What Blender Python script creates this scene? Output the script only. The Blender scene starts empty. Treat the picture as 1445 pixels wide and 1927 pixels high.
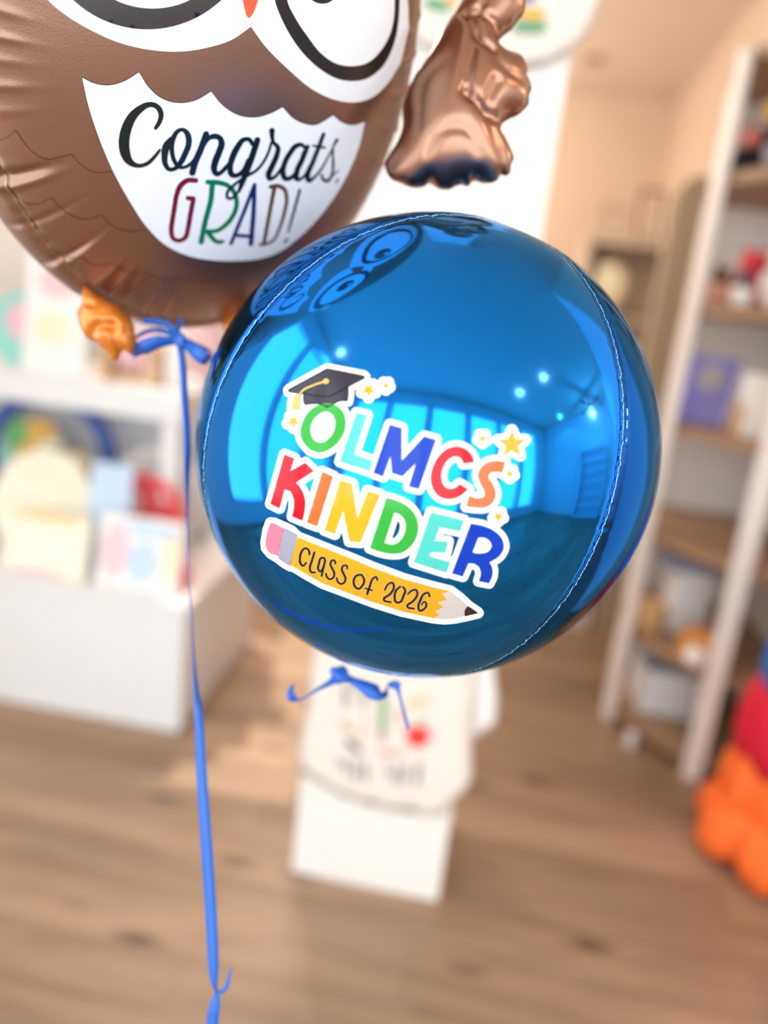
import bpy, bmesh, math, random
import numpy as np
from mathutils import Vector, Matrix, geometry
random.seed(7); np.random.seed(7)
SC = bpy.context.scene
COL = SC.collection
V = lambda *a: np.array(a, float)

# ------------------------------------------------------------------ camera
CAM_H, FPX = 1.45, 1450.0
PITCH, ROLL, YAW = math.radians(15.1), math.radians(6.65), math.radians(6.8)
CP = V(0, 0, CAM_H)
FW = V(-math.sin(YAW)*math.cos(PITCH), math.cos(YAW)*math.cos(PITCH), -math.sin(PITCH))
_r = np.cross(FW, [0, 0, 1]); _r /= np.linalg.norm(_r); _u = np.cross(_r, FW)
RT = math.cos(ROLL)*_r + math.sin(ROLL)*_u
UP = math.cos(ROLL)*_u - math.sin(ROLL)*_r
cam = bpy.data.cameras.new('camera'); cam_o = bpy.data.objects.new('camera', cam); COL.objects.link(cam_o)
cam_o.matrix_world = Matrix(((RT[0], UP[0], -FW[0], CP[0]), (RT[1], UP[1], -FW[1], CP[1]), (RT[2], UP[2], -FW[2], CP[2]), (0, 0, 0, 1)))
cam.sensor_fit = 'VERTICAL'; cam.sensor_height = 36; cam.lens = 36*FPX/1927
cam.clip_start = 0.02
cam.dof.use_dof = True; cam.dof.focus_distance = 0.53
cam.dof.aperture_fstop = (cam.lens/1000)/0.0165
SC.camera = cam_o
SC.view_settings.view_transform = 'Standard'; SC.view_settings.look = 'None'
SC.view_settings.gamma = 1; SC.view_settings.use_curve_mapping = False
SC.view_settings.exposure = -0.22
SC.cycles.use_denoising = True
SC.cycles.max_bounces = 8

# ------------------------------------------------------------------ light
W = bpy.data.worlds.new('world'); SC.world = W; W.use_nodes = True
W.node_tree.nodes['Background'].inputs[0].default_value = (0.80, 0.90, 1.0, 1)
W.node_tree.nodes['Background'].inputs[1].default_value = 1.2

def light(name, kind, loc, power, color, aim=None, size=None, size_y=None):
    l = bpy.data.lights.new(name, kind); l.energy = power; l.color = color
    if kind == 'AREA':
        l.shape = 'RECTANGLE'; l.size = size; l.size_y = size_y or size
    o = bpy.data.objects.new(name, l); COL.objects.link(o); o.location = loc
    if aim is not None:
        o.rotation_euler = Vector(aim).to_track_quat('-Z', 'Y').to_euler()
    return o
sun = light('sun', 'SUN', (0, 0, 6), 4.6, (1.0, 0.95, 0.88), (0.33, -0.28, -1)); sun.data.angle = 0.01
FRONT_Y, LEFT_X, RIGHT_X, BACK_Y, CEIL = -2.6, -2.3, 1.25, 8.0, 3.5
FAR_X, NOOK_Y, WTOP = 5.3, 1.6, 3.15
wins = [(-1.95, -0.95), (-0.85, 0.15), (0.25, 1.25), (1.35, 2.35), (2.45, 3.45), (3.55, 4.55)]
lwins = [(-2.3, -1.3), (-1.2, -0.2), (-0.1, 0.9)]
for a, b in wins:      # overcast daylight behind each pane of the shop front
    light('daylight', 'AREA', ((a+b)/2, FRONT_Y-0.12, (WTOP+.35)/2), 32, (0.87, 0.945, 1.0), (0, 1, -0.02), 0.98, WTOP-.35)
for a, b in lwins:
    light('daylight', 'AREA', (LEFT_X-.13, (a+b)/2, (WTOP+.35)/2), 25, (0.87, 0.945, 1.0), (1, 0, -0.02), 0.98, WTOP-.35)

# ------------------------------------------------------------------ pixel helpers (photo pixel -> ray)
def ray(x, y): return FW + (x-722.5)/FPX*RT - (y-963.5)/FPX*UP
def at(x, y, d): return CP + ray(x, y)*d
def at_z(x, y, z=0.0): v = ray(x, y); return CP + v*((z-CAM_H)/v[2])
def at_y(x, y, Y): v = ray(x, y); return CP + v*(Y/v[1])

# ------------------------------------------------------------------ materials
def mat(name, col, rough=0.5, metal=0.0, coat=0.0, coat_rough=0.05, bump=0.0, bump_scale=60, spec=0.5, noise=0.0, noise_scale=8, sss=0, trans=0, emit=None):
    m = bpy.data.materials.new(name); m.use_nodes = True
    nt = m.node_tree; b = nt.nodes['Principled BSDF']
    b.inputs['Base Color'].default_value = (*col, 1)
    b.inputs['Roughness'].default_value = rough; b.inputs['Metallic'].default_value = metal
    b.inputs['Coat Weight'].default_value = coat; b.inputs['Coat Roughness'].default_value = coat_rough
    b.inputs['Specular IOR Level'].default_value = spec
    b.inputs['Transmission Weight'].default_value = trans
    tc = nt.nodes.new('ShaderNodeTexCoord')
    if noise > 0:
        n = nt.nodes.new('ShaderNodeTexNoise'); n.inputs['Scale'].default_value = noise_scale; n.inputs['Detail'].default_value = 4
        mx = nt.nodes.new('ShaderNodeMix'); mx.data_type = 'RGBA'
        mx.inputs['A'].default_value = (*[c*(1-noise) for c in col], 1)
        mx.inputs['B'].default_value = (*[min(1, c*(1+noise)) for c in col], 1)
        nt.links.new(tc.outputs['Object'], n.inputs['Vector']); nt.links.new(n.outputs['Fac'], mx.inputs['Factor'])
        nt.links.new(mx.outputs['Result'], b.inputs['Base Color'])
    if bump > 0:
        n = nt.nodes.new('ShaderNodeTexNoise'); n.inputs['Scale'].default_value = bump_scale; n.inputs['Detail'].default_value = 3
        bp = nt.nodes.new('ShaderNodeBump'); bp.inputs['Strength'].default_value = bump; bp.inputs['Distance'].default_value = 0.002
        nt.links.new(tc.outputs['Object'], n.inputs['Vector']); nt.links.new(n.outputs['Fac'], bp.inputs['Height'])
        nt.links.new(bp.outputs['Normal'], b.inputs['Normal'])
    if emit:
        b.inputs['Emission Color'].default_value = (*emit[0], 1); b.inputs['Emission Strength'].default_value = emit[1]
    return m
def srgb(r, g, b):
    f = lambda c: (c/255/12.92) if c/255 <= .04045 else ((c/255+.055)/1.055)**2.4
    return (f(r), f(g), f(b))
M = {}
M['white'] = mat('white_paint', (0.82, 0.83, 0.84), 0.45)
M['white_card'] = mat('white_card', (0.88, 0.87, 0.84), 0.6, noise=0.02)
M['pillar'] = mat('pillar_paint', (0.84, 0.82, 0.78), 0.6, bump=0.1)
M['beige'] = mat('beige_paint', (0.72, 0.57, 0.44), 0.85, noise=0.03, noise_scale=2)
M['ceil'] = mat('ceiling_paint', (0.74, 0.63, 0.53), 0.9, noise=0.02, noise_scale=2)
M['olive'] = mat('olive_beige_paint', (0.40, 0.31, 0.20), 0.8, noise=0.04)
M['wood'] = mat('oak_board', (0.36, 0.215, 0.12), 0.5, noise=0.18, noise_scale=14)
M['wood_light'] = mat('light_wood', (0.62, 0.40, 0.22), 0.5, noise=0.12, noise_scale=14)
M['shelf_white'] = mat('shelf_white', (0.84, 0.79, 0.74), 0.5)
M['dark'] = mat('dark_metal', (0.03, 0.027, 0.025), 0.4)
# balloon foils and inks
M['foil_blue'] = mat('blue_foil', (0.0, 0.22, 0.80), 0.07, 1.0, coat=0.24, coat_rough=0.13, bump=0.05, bump_scale=9)
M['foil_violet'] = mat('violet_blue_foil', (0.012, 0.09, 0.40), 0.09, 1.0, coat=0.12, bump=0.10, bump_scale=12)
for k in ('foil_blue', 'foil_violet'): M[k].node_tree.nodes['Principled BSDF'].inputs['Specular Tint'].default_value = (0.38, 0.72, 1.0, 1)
M['foil_seam'] = mat('bright_blue_seam', (0.25, 0.62, 0.78), 0.22, 1.0, bump=0.8, bump_scale=500)
M['foil_brown'] = mat('brown_satin_foil', (0.33, 0.19, 0.135), 0.36, 0.9, coat=0.12, coat_rough=0.2, bump=0.10, bump_scale=900)
M['foil_copper'] = mat('copper_foil', (0.38, 0.20, 0.13), 0.29, 1.0, coat=0.1, coat_rough=0.25, bump=0.04, bump_scale=40)
M['foil_brown_seam'] = mat('brown_foil_seam', (0.46, 0.28, 0.19), 0.35, 0.9, bump=0.5, bump_scale=300)
M['feather_line'] = mat('feather_ink', (0.15, 0.07, 0.04), 0.4, 0.6)
M['foil_orange'] = mat('orange_foil', srgb(222, 128, 40), 0.30, 0.35, coat=0.4, bump=0.1, bump_scale=60)
M['ink_white'] = mat('white_ink', (0.86, 0.90, 0.93), 0.35, 0, coat=0.15)
M['ink_black'] = mat('black_foil_ink', (0.035, 0.033, 0.034), 0.28, 0.75, coat=0.2, coat_rough=0.15)
M['ink_dark'] = mat('dark_teal_ink', (0.008, 0.022, 0.03), 0.28, 0.5, coat=0.2)
M['ink_silver'] = mat('silver_black_foil', (0.09, 0.09, 0.095), 0.30, 0.95)
M['ink_beak'] = mat('coral_ink', srgb(240, 92, 62), 0.35)
for k, c in dict(g_red=(140, 20, 45), g_green=(5, 140, 75), g_navy=(22, 45, 130), g_brown=(115, 75, 35), g_violet=(48, 22, 78)).items():
    M[k] = mat('ink_'+k[2:], srgb(*c), 0.3, 0.4, coat=0.2)
VN = dict(rough=0.14, coat=0.0, spec=0.28)
M['vinyl_white'] = mat('white_vinyl', (0.88, 0.90, 0.92), **VN)
for k, c in dict(green=(62, 190, 72), aqua=(92, 222, 212), blue=(8, 68, 205), red=(236, 10, 42), orange=(250, 122, 62), yellow=(250, 192, 45),
                 star=(250, 190, 40), pencil=(252, 184, 40), pink=(250, 140, 168), grey=(176, 178, 196), wood=(226, 218, 212), lead=(66, 44, 52),
                 text=(34, 20, 18), cream=(255, 226, 170), cap=(62, 58, 72), black=(18, 15, 22), tassel=(246, 200, 112)).items():
    M['v_'+k] = mat('vinyl_'+k, [v*.74 for v in srgb(*c)], **VN)
M['ribbon'] = mat('blue_satin_ribbon', srgb(42, 104, 196), 0.38, bump=0.15, bump_scale=400)

def floor_mat():
    m = bpy.data.materials.new('oak_planks'); m.use_nodes = True; nt = m.node_tree; N = nt.nodes; L = nt.links
    b = N['Principled BSDF']; tc = N.new('ShaderNodeTexCoord')
    br = N.new('ShaderNodeTexBrick'); br.inputs['Scale'].default_value = 1; br.offset = 0.37
    br.inputs['Brick Width'].default_value = 1.3; br.inputs['Row Height'].default_value = 0.15
    br.inputs['Mortar Size'].default_value = 0.0015
    br.inputs['Color1'].default_value = (0.30, 0.30, 0.30, 1); br.inputs['Color2'].default_value = (0.75, 0.75, 0.75, 1)
    br.inputs['Mortar'].default_value = (0.0, 0.0, 0.0, 1)
    L.new(tc.outputs['Object'], br.inputs['Vector'])
    mp = N.new('ShaderNodeMapping'); mp.inputs['Scale'].default_value = (1.1, 12, 1)
    L.new(tc.outputs['Object'], mp.inputs['Vector'])
    g = N.new('ShaderNodeTexNoise'); g.inputs['Scale'].default_value = 1.6; g.inputs['Detail'].default_value = 6; g.inputs['Distortion'].default_value = 0.6
    L.new(mp.outputs['Vector'], g.inputs['Vector'])
    ad = N.new('ShaderNodeMath'); ad.operation = 'MULTIPLY_ADD'; ad.inputs[1].default_value = 0.45
    L.new(br.outputs['Color'], ad.inputs[0]); 
    sc = N.new('ShaderNodeMath'); sc.operation = 'MULTIPLY'; sc.inputs[1].default_value = 0.62
    L.new(g.outputs['Fac'], sc.inputs[0]); L.new(sc.outputs[0], ad.inputs[2])
    cr = N.new('ShaderNodeValToRGB'); e = cr.color_ramp.elements
    e[0].position = 0.22; e[0].color = (0.14, 0.083, 0.048, 1); e[1].position = 0.80; e[1].color = (0.46, 0.305, 0.19, 1)
    k = e.new(0.5); k.color = (0.30, 0.188, 0.112, 1)
    L.new(ad.outputs[0], cr.inputs['Fac'])
    mk = N.new('ShaderNodeMapping'); mk.inputs['Scale'].default_value = (3.2, 8.5, 1)
    L.new(tc.outputs['Object'], mk.inputs['Vector'])
    vo = N.new('ShaderNodeTexVoronoi'); vo.inputs['Scale'].default_value = 0.8; L.new(mk.outputs['Vector'], vo.inputs['Vector'])
    kr = N.new('ShaderNodeValToRGB'); kr.color_ramp.elements[0].position = 0.06; kr.color_ramp.elements[0].color = (0.35, 0.30, 0.27, 1)
    kr.color_ramp.elements[1].position = 0.20; kr.color_ramp.elements[1].color = (1, 1, 1, 1)
    L.new(vo.outputs['Distance'], kr.inputs['Fac'])
    mu = N.new('ShaderNodeMix'); mu.data_type = 'RGBA'; mu.blend_type = 'MULTIPLY'; mu.inputs['Factor'].default_value = 1
    L.new(cr.outputs['Color'], mu.inputs['A']); L.new(kr.outputs['Color'], mu.inputs['B'])
    L.new(mu.outputs['Result'], b.inputs['Base Color']); b.inputs['Roughness'].default_value = 0.42
    return m
M['floor'] = floor_mat()

# ------------------------------------------------------------------ object helpers
def mesh_obj(name, verts, faces, m, parent=None, smooth=False, mats=None, midx=None):
    me = bpy.data.meshes.new(name); me.from_pydata([tuple(v) for v in verts], [], faces)
    for mm in (mats or [m]): me.materials.append(mm)
    if midx is not None: me.polygons.foreach_set('material_index', midx)
    if smooth: me.polygons.foreach_set('use_smooth', [True]*len(me.polygons))
    me.update()
    o = bpy.data.objects.new(name, me); COL.objects.link(o)
    if parent: o.parent = parent; o.matrix_parent_inverse = Matrix.Translation(-Vector(parent.location)) if parent.parent is None else Matrix.Identity(4)
    return o
def thing(name, label, cat, loc=(0, 0, 0), group=None):
    o = bpy.data.objects.new(name, None); COL.objects.link(o); o.location = tuple(loc); o.empty_display_size = 0.05
    o['label'] = label; o['category'] = cat
    if group: o['group'] = group
    return o
def tag(o, label, cat, group=None):
    o['label'] = label; o['category'] = cat
    if group: o['group'] = group
    return o
def structure(o): o['kind'] = 'structure'; return o
class MB:
    """collects shapes for ONE mesh"""
    def __init__(s): s.v = []; s.f = []; s.mi = []
    def add(s, vs, fs, mi=0):
        n = len(s.v); s.v += [tuple(v) for v in vs]; s.f += [tuple(i+n for i in f) for f in fs]; s.mi += [mi]*len(fs); return s
    def box(s, a, b, mi=0, bev=0.0, rz=0.0):
        bm = bmesh.new(); bmesh.ops.create_cube(bm, size=1)
        sz = [b[i]-a[i] for i in range(3)]; c = [(a[i]+b[i])/2 for i in range(3)]
        bmesh.ops.scale(bm, vec=sz, verts=bm.verts)
        if bev > 0: bmesh.ops.bevel(bm, geom=list(bm.edges), offset=bev, segments=2, affect='EDGES', profile=0.5)
        if rz: bmesh.ops.rotate(bm, verts=bm.verts, matrix=Matrix.Rotation(rz, 3, 'Z'))
        bmesh.ops.translate(bm, vec=c, verts=bm.verts); s.bm(bm, mi); return s
    def bm(s, bm, mi=0):
        bm.verts.index_update(); s.add([v.co[:] for v in bm.verts], [[v.index for v in f.verts] for f in bm.faces], mi); bm.free()
    def tube(s, pts, r, seg=10, mi=0):
        P = [np.array(p, float) for p in pts]; rr = r if hasattr(r, '__len__') else [r]*len(P); vs = []; fs = []
        prev = None
        for i, p in enumerate(P):
            t = P[min(i+1, len(P)-1)]-P[max(i-1, 0)]; t /= (np.linalg.norm(t)+1e-12)
            if prev is None:
                a = np.array([0, 0, 1.]) if abs(t[2]) < .9 else np.array([1., 0, 0])
                e1 = np.cross(t, a)
            else: e1 = prev - t*(prev@t)
            e1 /= np.linalg.norm(e1); prev = e1; e2 = np.cross(t, e1)
            vs += [p+rr[i]*(math.cos(2*math.pi*k/seg)*e1+math.sin(2*math.pi*k/seg)*e2) for k in range(seg)]
        for i in range(len(P)-1):
            for k in range(seg): fs.append((i*seg+k, i*seg+(k+1) % seg, (i+1)*seg+(k+1) % seg, (i+1)*seg+k))
        fs.append(tuple(range(seg))[::-1]); fs.append(tuple((len(P)-1)*seg+k for k in range(seg)))
        s.add(vs, fs, mi); return s
    def blob(s, c, rad, mi=0, seg=20, lump=0.0, seed=0, rot=None):
        rg = np.random.RandomState(seed); k = rg.rand(6)*6; vs = []; fs = []; n = seg//2
        for i in range(n+1):
            th = math.pi*i/n
            for j in range(seg):
                ph = 2*math.pi*j/seg
                d = V(math.sin(th)*math.cos(ph), math.sin(th)*math.sin(ph), math.cos(th))
                q = 1+lump*(math.sin(3*d[0]+k[0])*math.sin(4*d[1]+k[1])+math.sin(5*d[2]+k[2]+2*d[0]))
                p = d*np.array(rad)*q
                if rot is not None: p = rot@p
                vs.append(p+np.array(c))
        for i in range(n):
            for j in range(seg): fs.append((i*seg+j, (i+1)*seg+j, (i+1)*seg+(j+1) % seg, i*seg+(j+1) % seg))
        s.add(vs, fs, mi); return s
    def prism(s, poly, z0, z1, mi=0, frame=None):
        """closed 2d outline extruded; frame = (origin, ex, ey, ez)"""
        n = len(poly); o, ex, ey, ez = frame or (V(0, 0, 0), V(1, 0, 0), V(0, 1, 0), V(0, 0, 1))
        vs = [o+ex*p[0]+ey*p[1]+ez*z0 for p in poly]+[o+ex*p[0]+ey*p[1]+ez*z1 for p in poly]
        fs = [tuple(range(n))[::-1], tuple(range(n, 2*n))]+[(i, (i+1) % n, n+(i+1) % n, n+i) for i in range(n)]
        s.add(vs, fs, mi); return s
    def build(s, name, mats, parent=None, smooth=False):
        ms = mats if isinstance(mats, list) else [mats]
        return mesh_obj(name, s.v, s.f, None, parent, smooth, ms, s.mi)

# ------------------------------------------------------------------ 2d outline tools
def Z(ox, oy, s, pts):   # magnified-crop coordinates -> photo pixels
    return [(ox+p[0]/s, oy+p[1]/s)+tuple(w/s for w in p[2:3]) for p in pts]
def curve(pts, closed=True, n=6, corner=55):
    P = [np.array(p, float) for p in pts]; N = len(P); out = []
    tan_in, tan_out = [], []
    for i in range(N):
        a = P[(i-1) % N]; b = P[i]; c = P[(i+1) % N]
        if not closed and (i == 0 or i == N-1):
            t = (P[1]-P[0]) if i == 0 else (P[-1]-P[-2]); tan_in.append(t/np.linalg.norm(t[:2])); tan_out.append(tan_in[-1]); continue
        u = (b-a); v = (c-b); lu = np.linalg.norm(u[:2])+1e-9; lv = np.linalg.norm(v[:2])+1e-9
        ang = math.degrees(math.acos(max(-1, min(1, float(u[:2]@v[:2]/lu/lv)))))
        if ang > corner and closed: tan_in.append(u/lu); tan_out.append(v/lv)
        else:
            t = (u/lu*lv+v/lv*lu); t = t/(np.linalg.norm(t[:2])+1e-9); tan_in.append(t); tan_out.append(t)
    for i in range(N if closed else N-1):
        a = P[i]; b = P[(i+1) % N]; l = np.linalg.norm((b-a)[:2]); t0 = tan_out[i]*l; t1 = tan_in[(i+1) % N]*l
        for k in range(n):
            s = k/n; out.append((2*s**3-3*s**2+1)*a+(s**3-2*s**2+s)*t0+(-2*s**3+3*s**2)*b+(s**3-s**2)*t1)
    if not closed: out.append(P[-1])
    return [tuple(p) for p in out]
def seg_dist(X, Y, a, b):
    d0, d1 = b[0]-a[0], b[1]-a[1]; L = d0*d0+d1*d1+1e-12
    t = np.clip(((X-a[0])*d0+(Y-a[1])*d1)/L, 0, 1)
    return np.hypot(X-a[0]-t*d0, Y-a[1]-t*d1), t
def inside(loops, X, Y):
    c = np.zeros(X.shape, bool)
    for lp in loops:
        q = np.array([p[:2] for p in lp]); r = np.roll(q, -1, 0)
        for a, b in zip(q, r):
            if a[1] == b[1]: continue
            c ^= ((a[1] > Y) != (b[1] > Y)) & (X < (b[0]-a[0])*(Y-a[1])/(b[1]-a[1])+a[0])
    return c
def field(shapes, res, pad):
    """signed distance of a union of ('poly', [loops]) and ('stroke', [(x,y,w)..])"""
    allp = np.array([p[:2] for k, s in shapes for q in (s if k == 'poly' else [s]) for p in q])
    wm = max([p[2]/2 for k, s in shapes if k == 'stroke' for p in s] or [0])
    lo = allp.min(0)-pad-wm; hi = allp.max(0)+pad+wm
    xs = np.arange(lo[0], hi[0]+res, res); ys = np.arange(lo[1], hi[1]+res, res)
    F = np.full((len(ys), len(xs)), 1e3); X, Y = np.meshgrid(xs, ys)
    for k, s in shapes:
        if k == 'stroke':
            for a, b in zip(s[:-1], s[1:]):
                m = pad+max(a[2], b[2])
                i0, i1 = np.searchsorted(ys, [min(a[1], b[1])-m, max(a[1], b[1])+m]); j0, j1 = np.searchsorted(xs, [min(a[0], b[0])-m, max(a[0], b[0])+m])
                d, t = seg_dist(X[i0:i1, j0:j1], Y[i0:i1, j0:j1], a, b)
                F[i0:i1, j0:j1] = np.minimum(F[i0:i1, j0:j1], d-(a[2]+(b[2]-a[2])*t)/2)
        else:
            q = np.array([p[:2] for l in s for p in l]); a0 = q.min(0)-pad; a1 = q.max(0)+pad
            i0, i1 = np.searchsorted(ys, [a0[1], a1[1]]); j0, j1 = np.searchsorted(xs, [a0[0], a1[0]])
            XX, YY = X[i0:i1, j0:j1], Y[i0:i1, j0:j1]; D = np.full(XX.shape, 1e3)
            for l in s:
                for a, b in zip(l, l[1:]+l[:1]): D = np.minimum(D, seg_dist(XX, YY, a, b)[0])
            D[inside(s, XX, YY)] *= -1
            F[i0:i1, j0:j1] = np.minimum(F[i0:i1, j0:j1], D)
    return xs, ys, F
def contours(xs, ys, F, lev):
    G = F-lev; G[np.abs(G) < 1e-7] = 1e-7; nxt = {}; pts = {}
    def e(i, j, d):
        k = (i, j, d)
        if k not in pts:
            a = G[i, j]; b = G[i, j+1] if d == 0 else G[i+1, j]; t = a/(a-b)
            pts[k] = (xs[j]+(t*(xs[1]-xs[0]) if d == 0 else 0), ys[i]+(t*(ys[1]-ys[0]) if d == 1 else 0))
        return k
    S = G < 0; cnt = S[:-1, :-1].astype(int)+S[:-1, 1:]+S[1:, 1:]+S[1:, :-1]
    for i, j in zip(*np.nonzero((cnt > 0) & (cnt < 4))):
        c = [S[i, j], S[i, j+1], S[i+1, j+1], S[i+1, j]]; E = [(i, j, 0), (i, j+1, 1), (i+1, j, 0), (i, j, 1)]
        cross = [(k, c[k]) for k in range(4) if c[k] != c[(k+1) % 4]]
        outs = [k for k, s in cross if s]; ins = [k for k, s in cross if not s]
        for o in outs:
            q = min(ins, key=lambda x: (x-o) % 4 if len(ins) > 1 else 0)
            nxt[e(*E[o])] = e(*E[q])
    loops = []
    while nxt:
        k = next(iter(nxt)); st = k; lp = []
        while k in nxt: lp.append(pts[k]); k = nxt.pop(k)
        if len(lp) > 5: loops.append(simplify(lp, 0.13))
    return loops
def simplify(lp, eps):
    def dp(P):
        if len(P) < 3: return P
        a, b = P[0], P[-1]; Q = np.array(P); d, _ = seg_dist(Q[:, 0], Q[:, 1], a, b); k = int(np.argmax(d))
        if d[k] < eps: return [a, b]
        return dp(P[:k+1])[:-1]+dp(P[k:])
    h = len(lp)//2; return dp(lp[:h+1])[:-1]+dp(lp[h:]+[lp[0]])[:-1]
def fill(loops, step):
    """triangulate even-odd loops with an even spread of inner points; returns 2d pts, tris"""
    if not loops: raise ValueError("no loops")
    pts = []; edges = []
    for lp in loops:
        n0 = len(pts)
        for a, b in zip(lp, lp[1:]+lp[:1]):
            k = max(1, int(math.ceil(math.hypot(b[0]-a[0], b[1]-a[1])/step)))
            for i in range(k): pts.append((a[0]+(b[0]-a[0])*i/k, a[1]+(b[1]-a[1])*i/k))
        n = len(pts)-n0; edges += [(n0+i, n0+(i+1) % n) for i in range(n)]
    q = np.array(pts); xs = np.arange(q[:, 0].min(), q[:, 0].max(), step); ys = np.arange(q[:, 1].min(), q[:, 1].max(), step)
    if len(xs) and len(ys):
        X, Y = np.meshgrid(xs, ys); X[::2] += step/2; X = X.ravel(); Y = Y.ravel(); ins = inside(loops, X, Y); X = X[ins]; Y = Y[ins]
        if len(X):
            D = np.full(X.shape, 1e3)
            for p in pts: D = np.minimum(D, np.hypot(X-p[0], Y-p[1]))
            k = D > step*0.45; pts += list(zip(X[k], Y[k]))
    vc, ec, fc = geometry.delaunay_2d_cdt([Vector(p) for p in pts], edges, [], 0, 1e-5)[:3]
    P = np.array([v[:] for v in vc]); T = np.array([f[:] for f in fc if len(f) == 3])
    if not len(T): print('EMPTYFILL', len(loops), [len(l) for l in loops], len(fc)); return P, T
    c = P[T].mean(1)
    return P, T[inside(loops, c[:, 0], c[:, 1])]
def decal(name, loops, surf, off, m, parent, step=9):
    P, T = fill(loops, step); vs = []; ok = []
    for p in P:
        q = surf(p[0], p[1], off); ok.append(q is not None); vs.append(q if q is not None else V(0, 0, 0))
    fs = [tuple(int(i) for i in t)[::-1] for t in T if all(ok[i] for i in t)]
    return mesh_obj(name, vs, fs, m, parent, True)
def strokes(lines, lev=0.0, res=0.5, n=6):
    sh = [('stroke', curve(l, False, n)) for l in lines]
    return contours(*field(sh, res, abs(lev)+3), lev)

# ================================================================== THE ROOM
def box_struct(name, a, b, m): return structure(MB().box(a, b).build(name, m))
box_struct('floor', (LEFT_X-.1, FRONT_Y-.1, -0.1), (FAR_X+.1, BACK_Y+.1, 0), M['floor'])
sk = (-2.26, 2.85, -1.50, 4.6)   # made-up skylight, cut to shape the sun patch on the floor; x0,y0,x1,y1
c = MB(); z0, z1 = CEIL, CEIL+.12
c.box((LEFT_X-.1, FRONT_Y-.1, z0), (FAR_X+.1, sk[1], z1)); c.box((LEFT_X-.1, sk[3], z0), (RIGHT_X+.1, BACK_Y+.1, z1))
c.box((sk[2], sk[1], z0), (RIGHT_X+.1, sk[3], z1)); c.box((LEFT_X-.1, sk[1], z0), (sk[0], sk[3], z1))
c.box((sk[0], sk[1], z0), (-1.98, 3.15, z1))  # slab added to keep the sun off the floor before the table
structure(c.build('ceiling', M['ceil']))
sf = MB()
for a, b in (((sk[0], sk[1], z0-.03), (sk[2], sk[1]+.05, z1+.05)), ((sk[0], sk[3]-.05, z0-.03), (sk[2], sk[3], z1+.05)),
             ((sk[0], sk[1], z0-.03), (sk[0]+.05, sk[3], z1+.05)), ((sk[2]-.05, sk[1], z0-.03), (sk[2], sk[3], z1+.05))): sf.box(a, b)
structure(sf.build('window_1', M['white']))  # frame round the made-up skylight
M['shop_white'] = mat('shop_white_paint', (0.80, 0.79, 0.77), 0.8)
def glazed(name, along, pos, lo, hi, openings, thick, first):
    """a wall with tall window openings from .35 to WTOP; along = 'x' or 'y'"""
    def bx(m, a, b, z0, z1, o0=0.0, o1=0.0):
        p0, p1 = pos-thick-o1, pos+o0
        m.box((a, p0, z0), (b, p1, z1)) if along == 'x' else m.box((p0, a, z0), (p1, b, z1))
    w = MB(); e = [lo]+[v for o in openings for v in o]+[hi]
    for i in range(0, len(e), 2): bx(w, e[i], e[i+1], .35, WTOP)
    bx(w, lo, hi, 0, .35); bx(w, lo, hi, WTOP, CEIL); structure(w.build(name, M['shop_white']))
    for i, (a, b) in enumerate(openings):
        f = MB(); bx(f, a, a+.04, .35, WTOP, .02); bx(f, b-.04, b, .35, WTOP, .02); bx(f, a, b, .35, .39, .02); bx(f, a, b, WTOP-.04, WTOP, .02)
        structure(f.build('window_%d' % (i+first), M['white']))
glazed('wall_front', 'x', FRONT_Y, LEFT_X, FAR_X, wins, .08, 2)
glazed('wall_left', 'y', LEFT_X, FRONT_Y, BACK_Y, lwins, .10, 8)
box_struct('wall_right', (RIGHT_X, NOOK_Y, 0), (RIGHT_X+.1, BACK_Y, CEIL), M['beige'])
box_struct('wall_back', (LEFT_X, BACK_Y, 0), (RIGHT_X, BACK_Y+.1, CEIL), M['beige'])
box_struct('wall_nook', (RIGHT_X+.1, NOOK_Y, 0), (FAR_X, NOOK_Y+.1, CEIL), M['shop_white'])
box_struct('wall_far_right', (FAR_X, FRONT_Y, 0), (FAR_X+.1, NOOK_Y+.1, CEIL), M['shop_white'])
box_struct('baseboard_right', (RIGHT_X-.015, NOOK_Y, 0), (RIGHT_X, BACK_Y, .12), M['white'])
# beige partition behind the rounded shelf, and the low counter next to it
p = MB().prism([(0.66, 0), (.83, 0), (.83, 2.12), (0.74, 2.12), (0.69, 2.09), (0.66, 2.03)], 3.67, 3.79, frame=(V(0, 0, 0), V(1, 0, 0), V(0, 0, 1), V(0, 1, 0)))
structure(p.build('wall_partition', M['olive']))
# square white pillar that the shirts hang on
structure(MB().box((-.33, 1.66, 0), (.055, 2.02, CEIL), bev=.004).build('wall_pillar', M['pillar']))
t = thing('low_counter', 'low beige counter on the floor beside the partition wall', 'counter', (.3, 3.9, 0))
MB().box((.0, 3.69, 0), (.64, 4.1, .84)).build('body', M['beige'], t)
MB().box((-.02, 3.67, .84), (.655, 4.12, .87), bev=.004).build('worktop', M['wood_light'], t)
t = MB().prism([(.09*math.cos(a), .09*math.sin(a)) for a in np.linspace(0, 2*math.pi, 28, endpoint=False)], -.02, 0, frame=(V(.42, 7.0, CEIL), V(1, 0, 0), V(0, 1, 0), V(0, 0, 1))).build('ceiling_vent', M['olive'])
tag(t, 'small round brownish vent set in the beige ceiling', 'vent')
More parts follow.
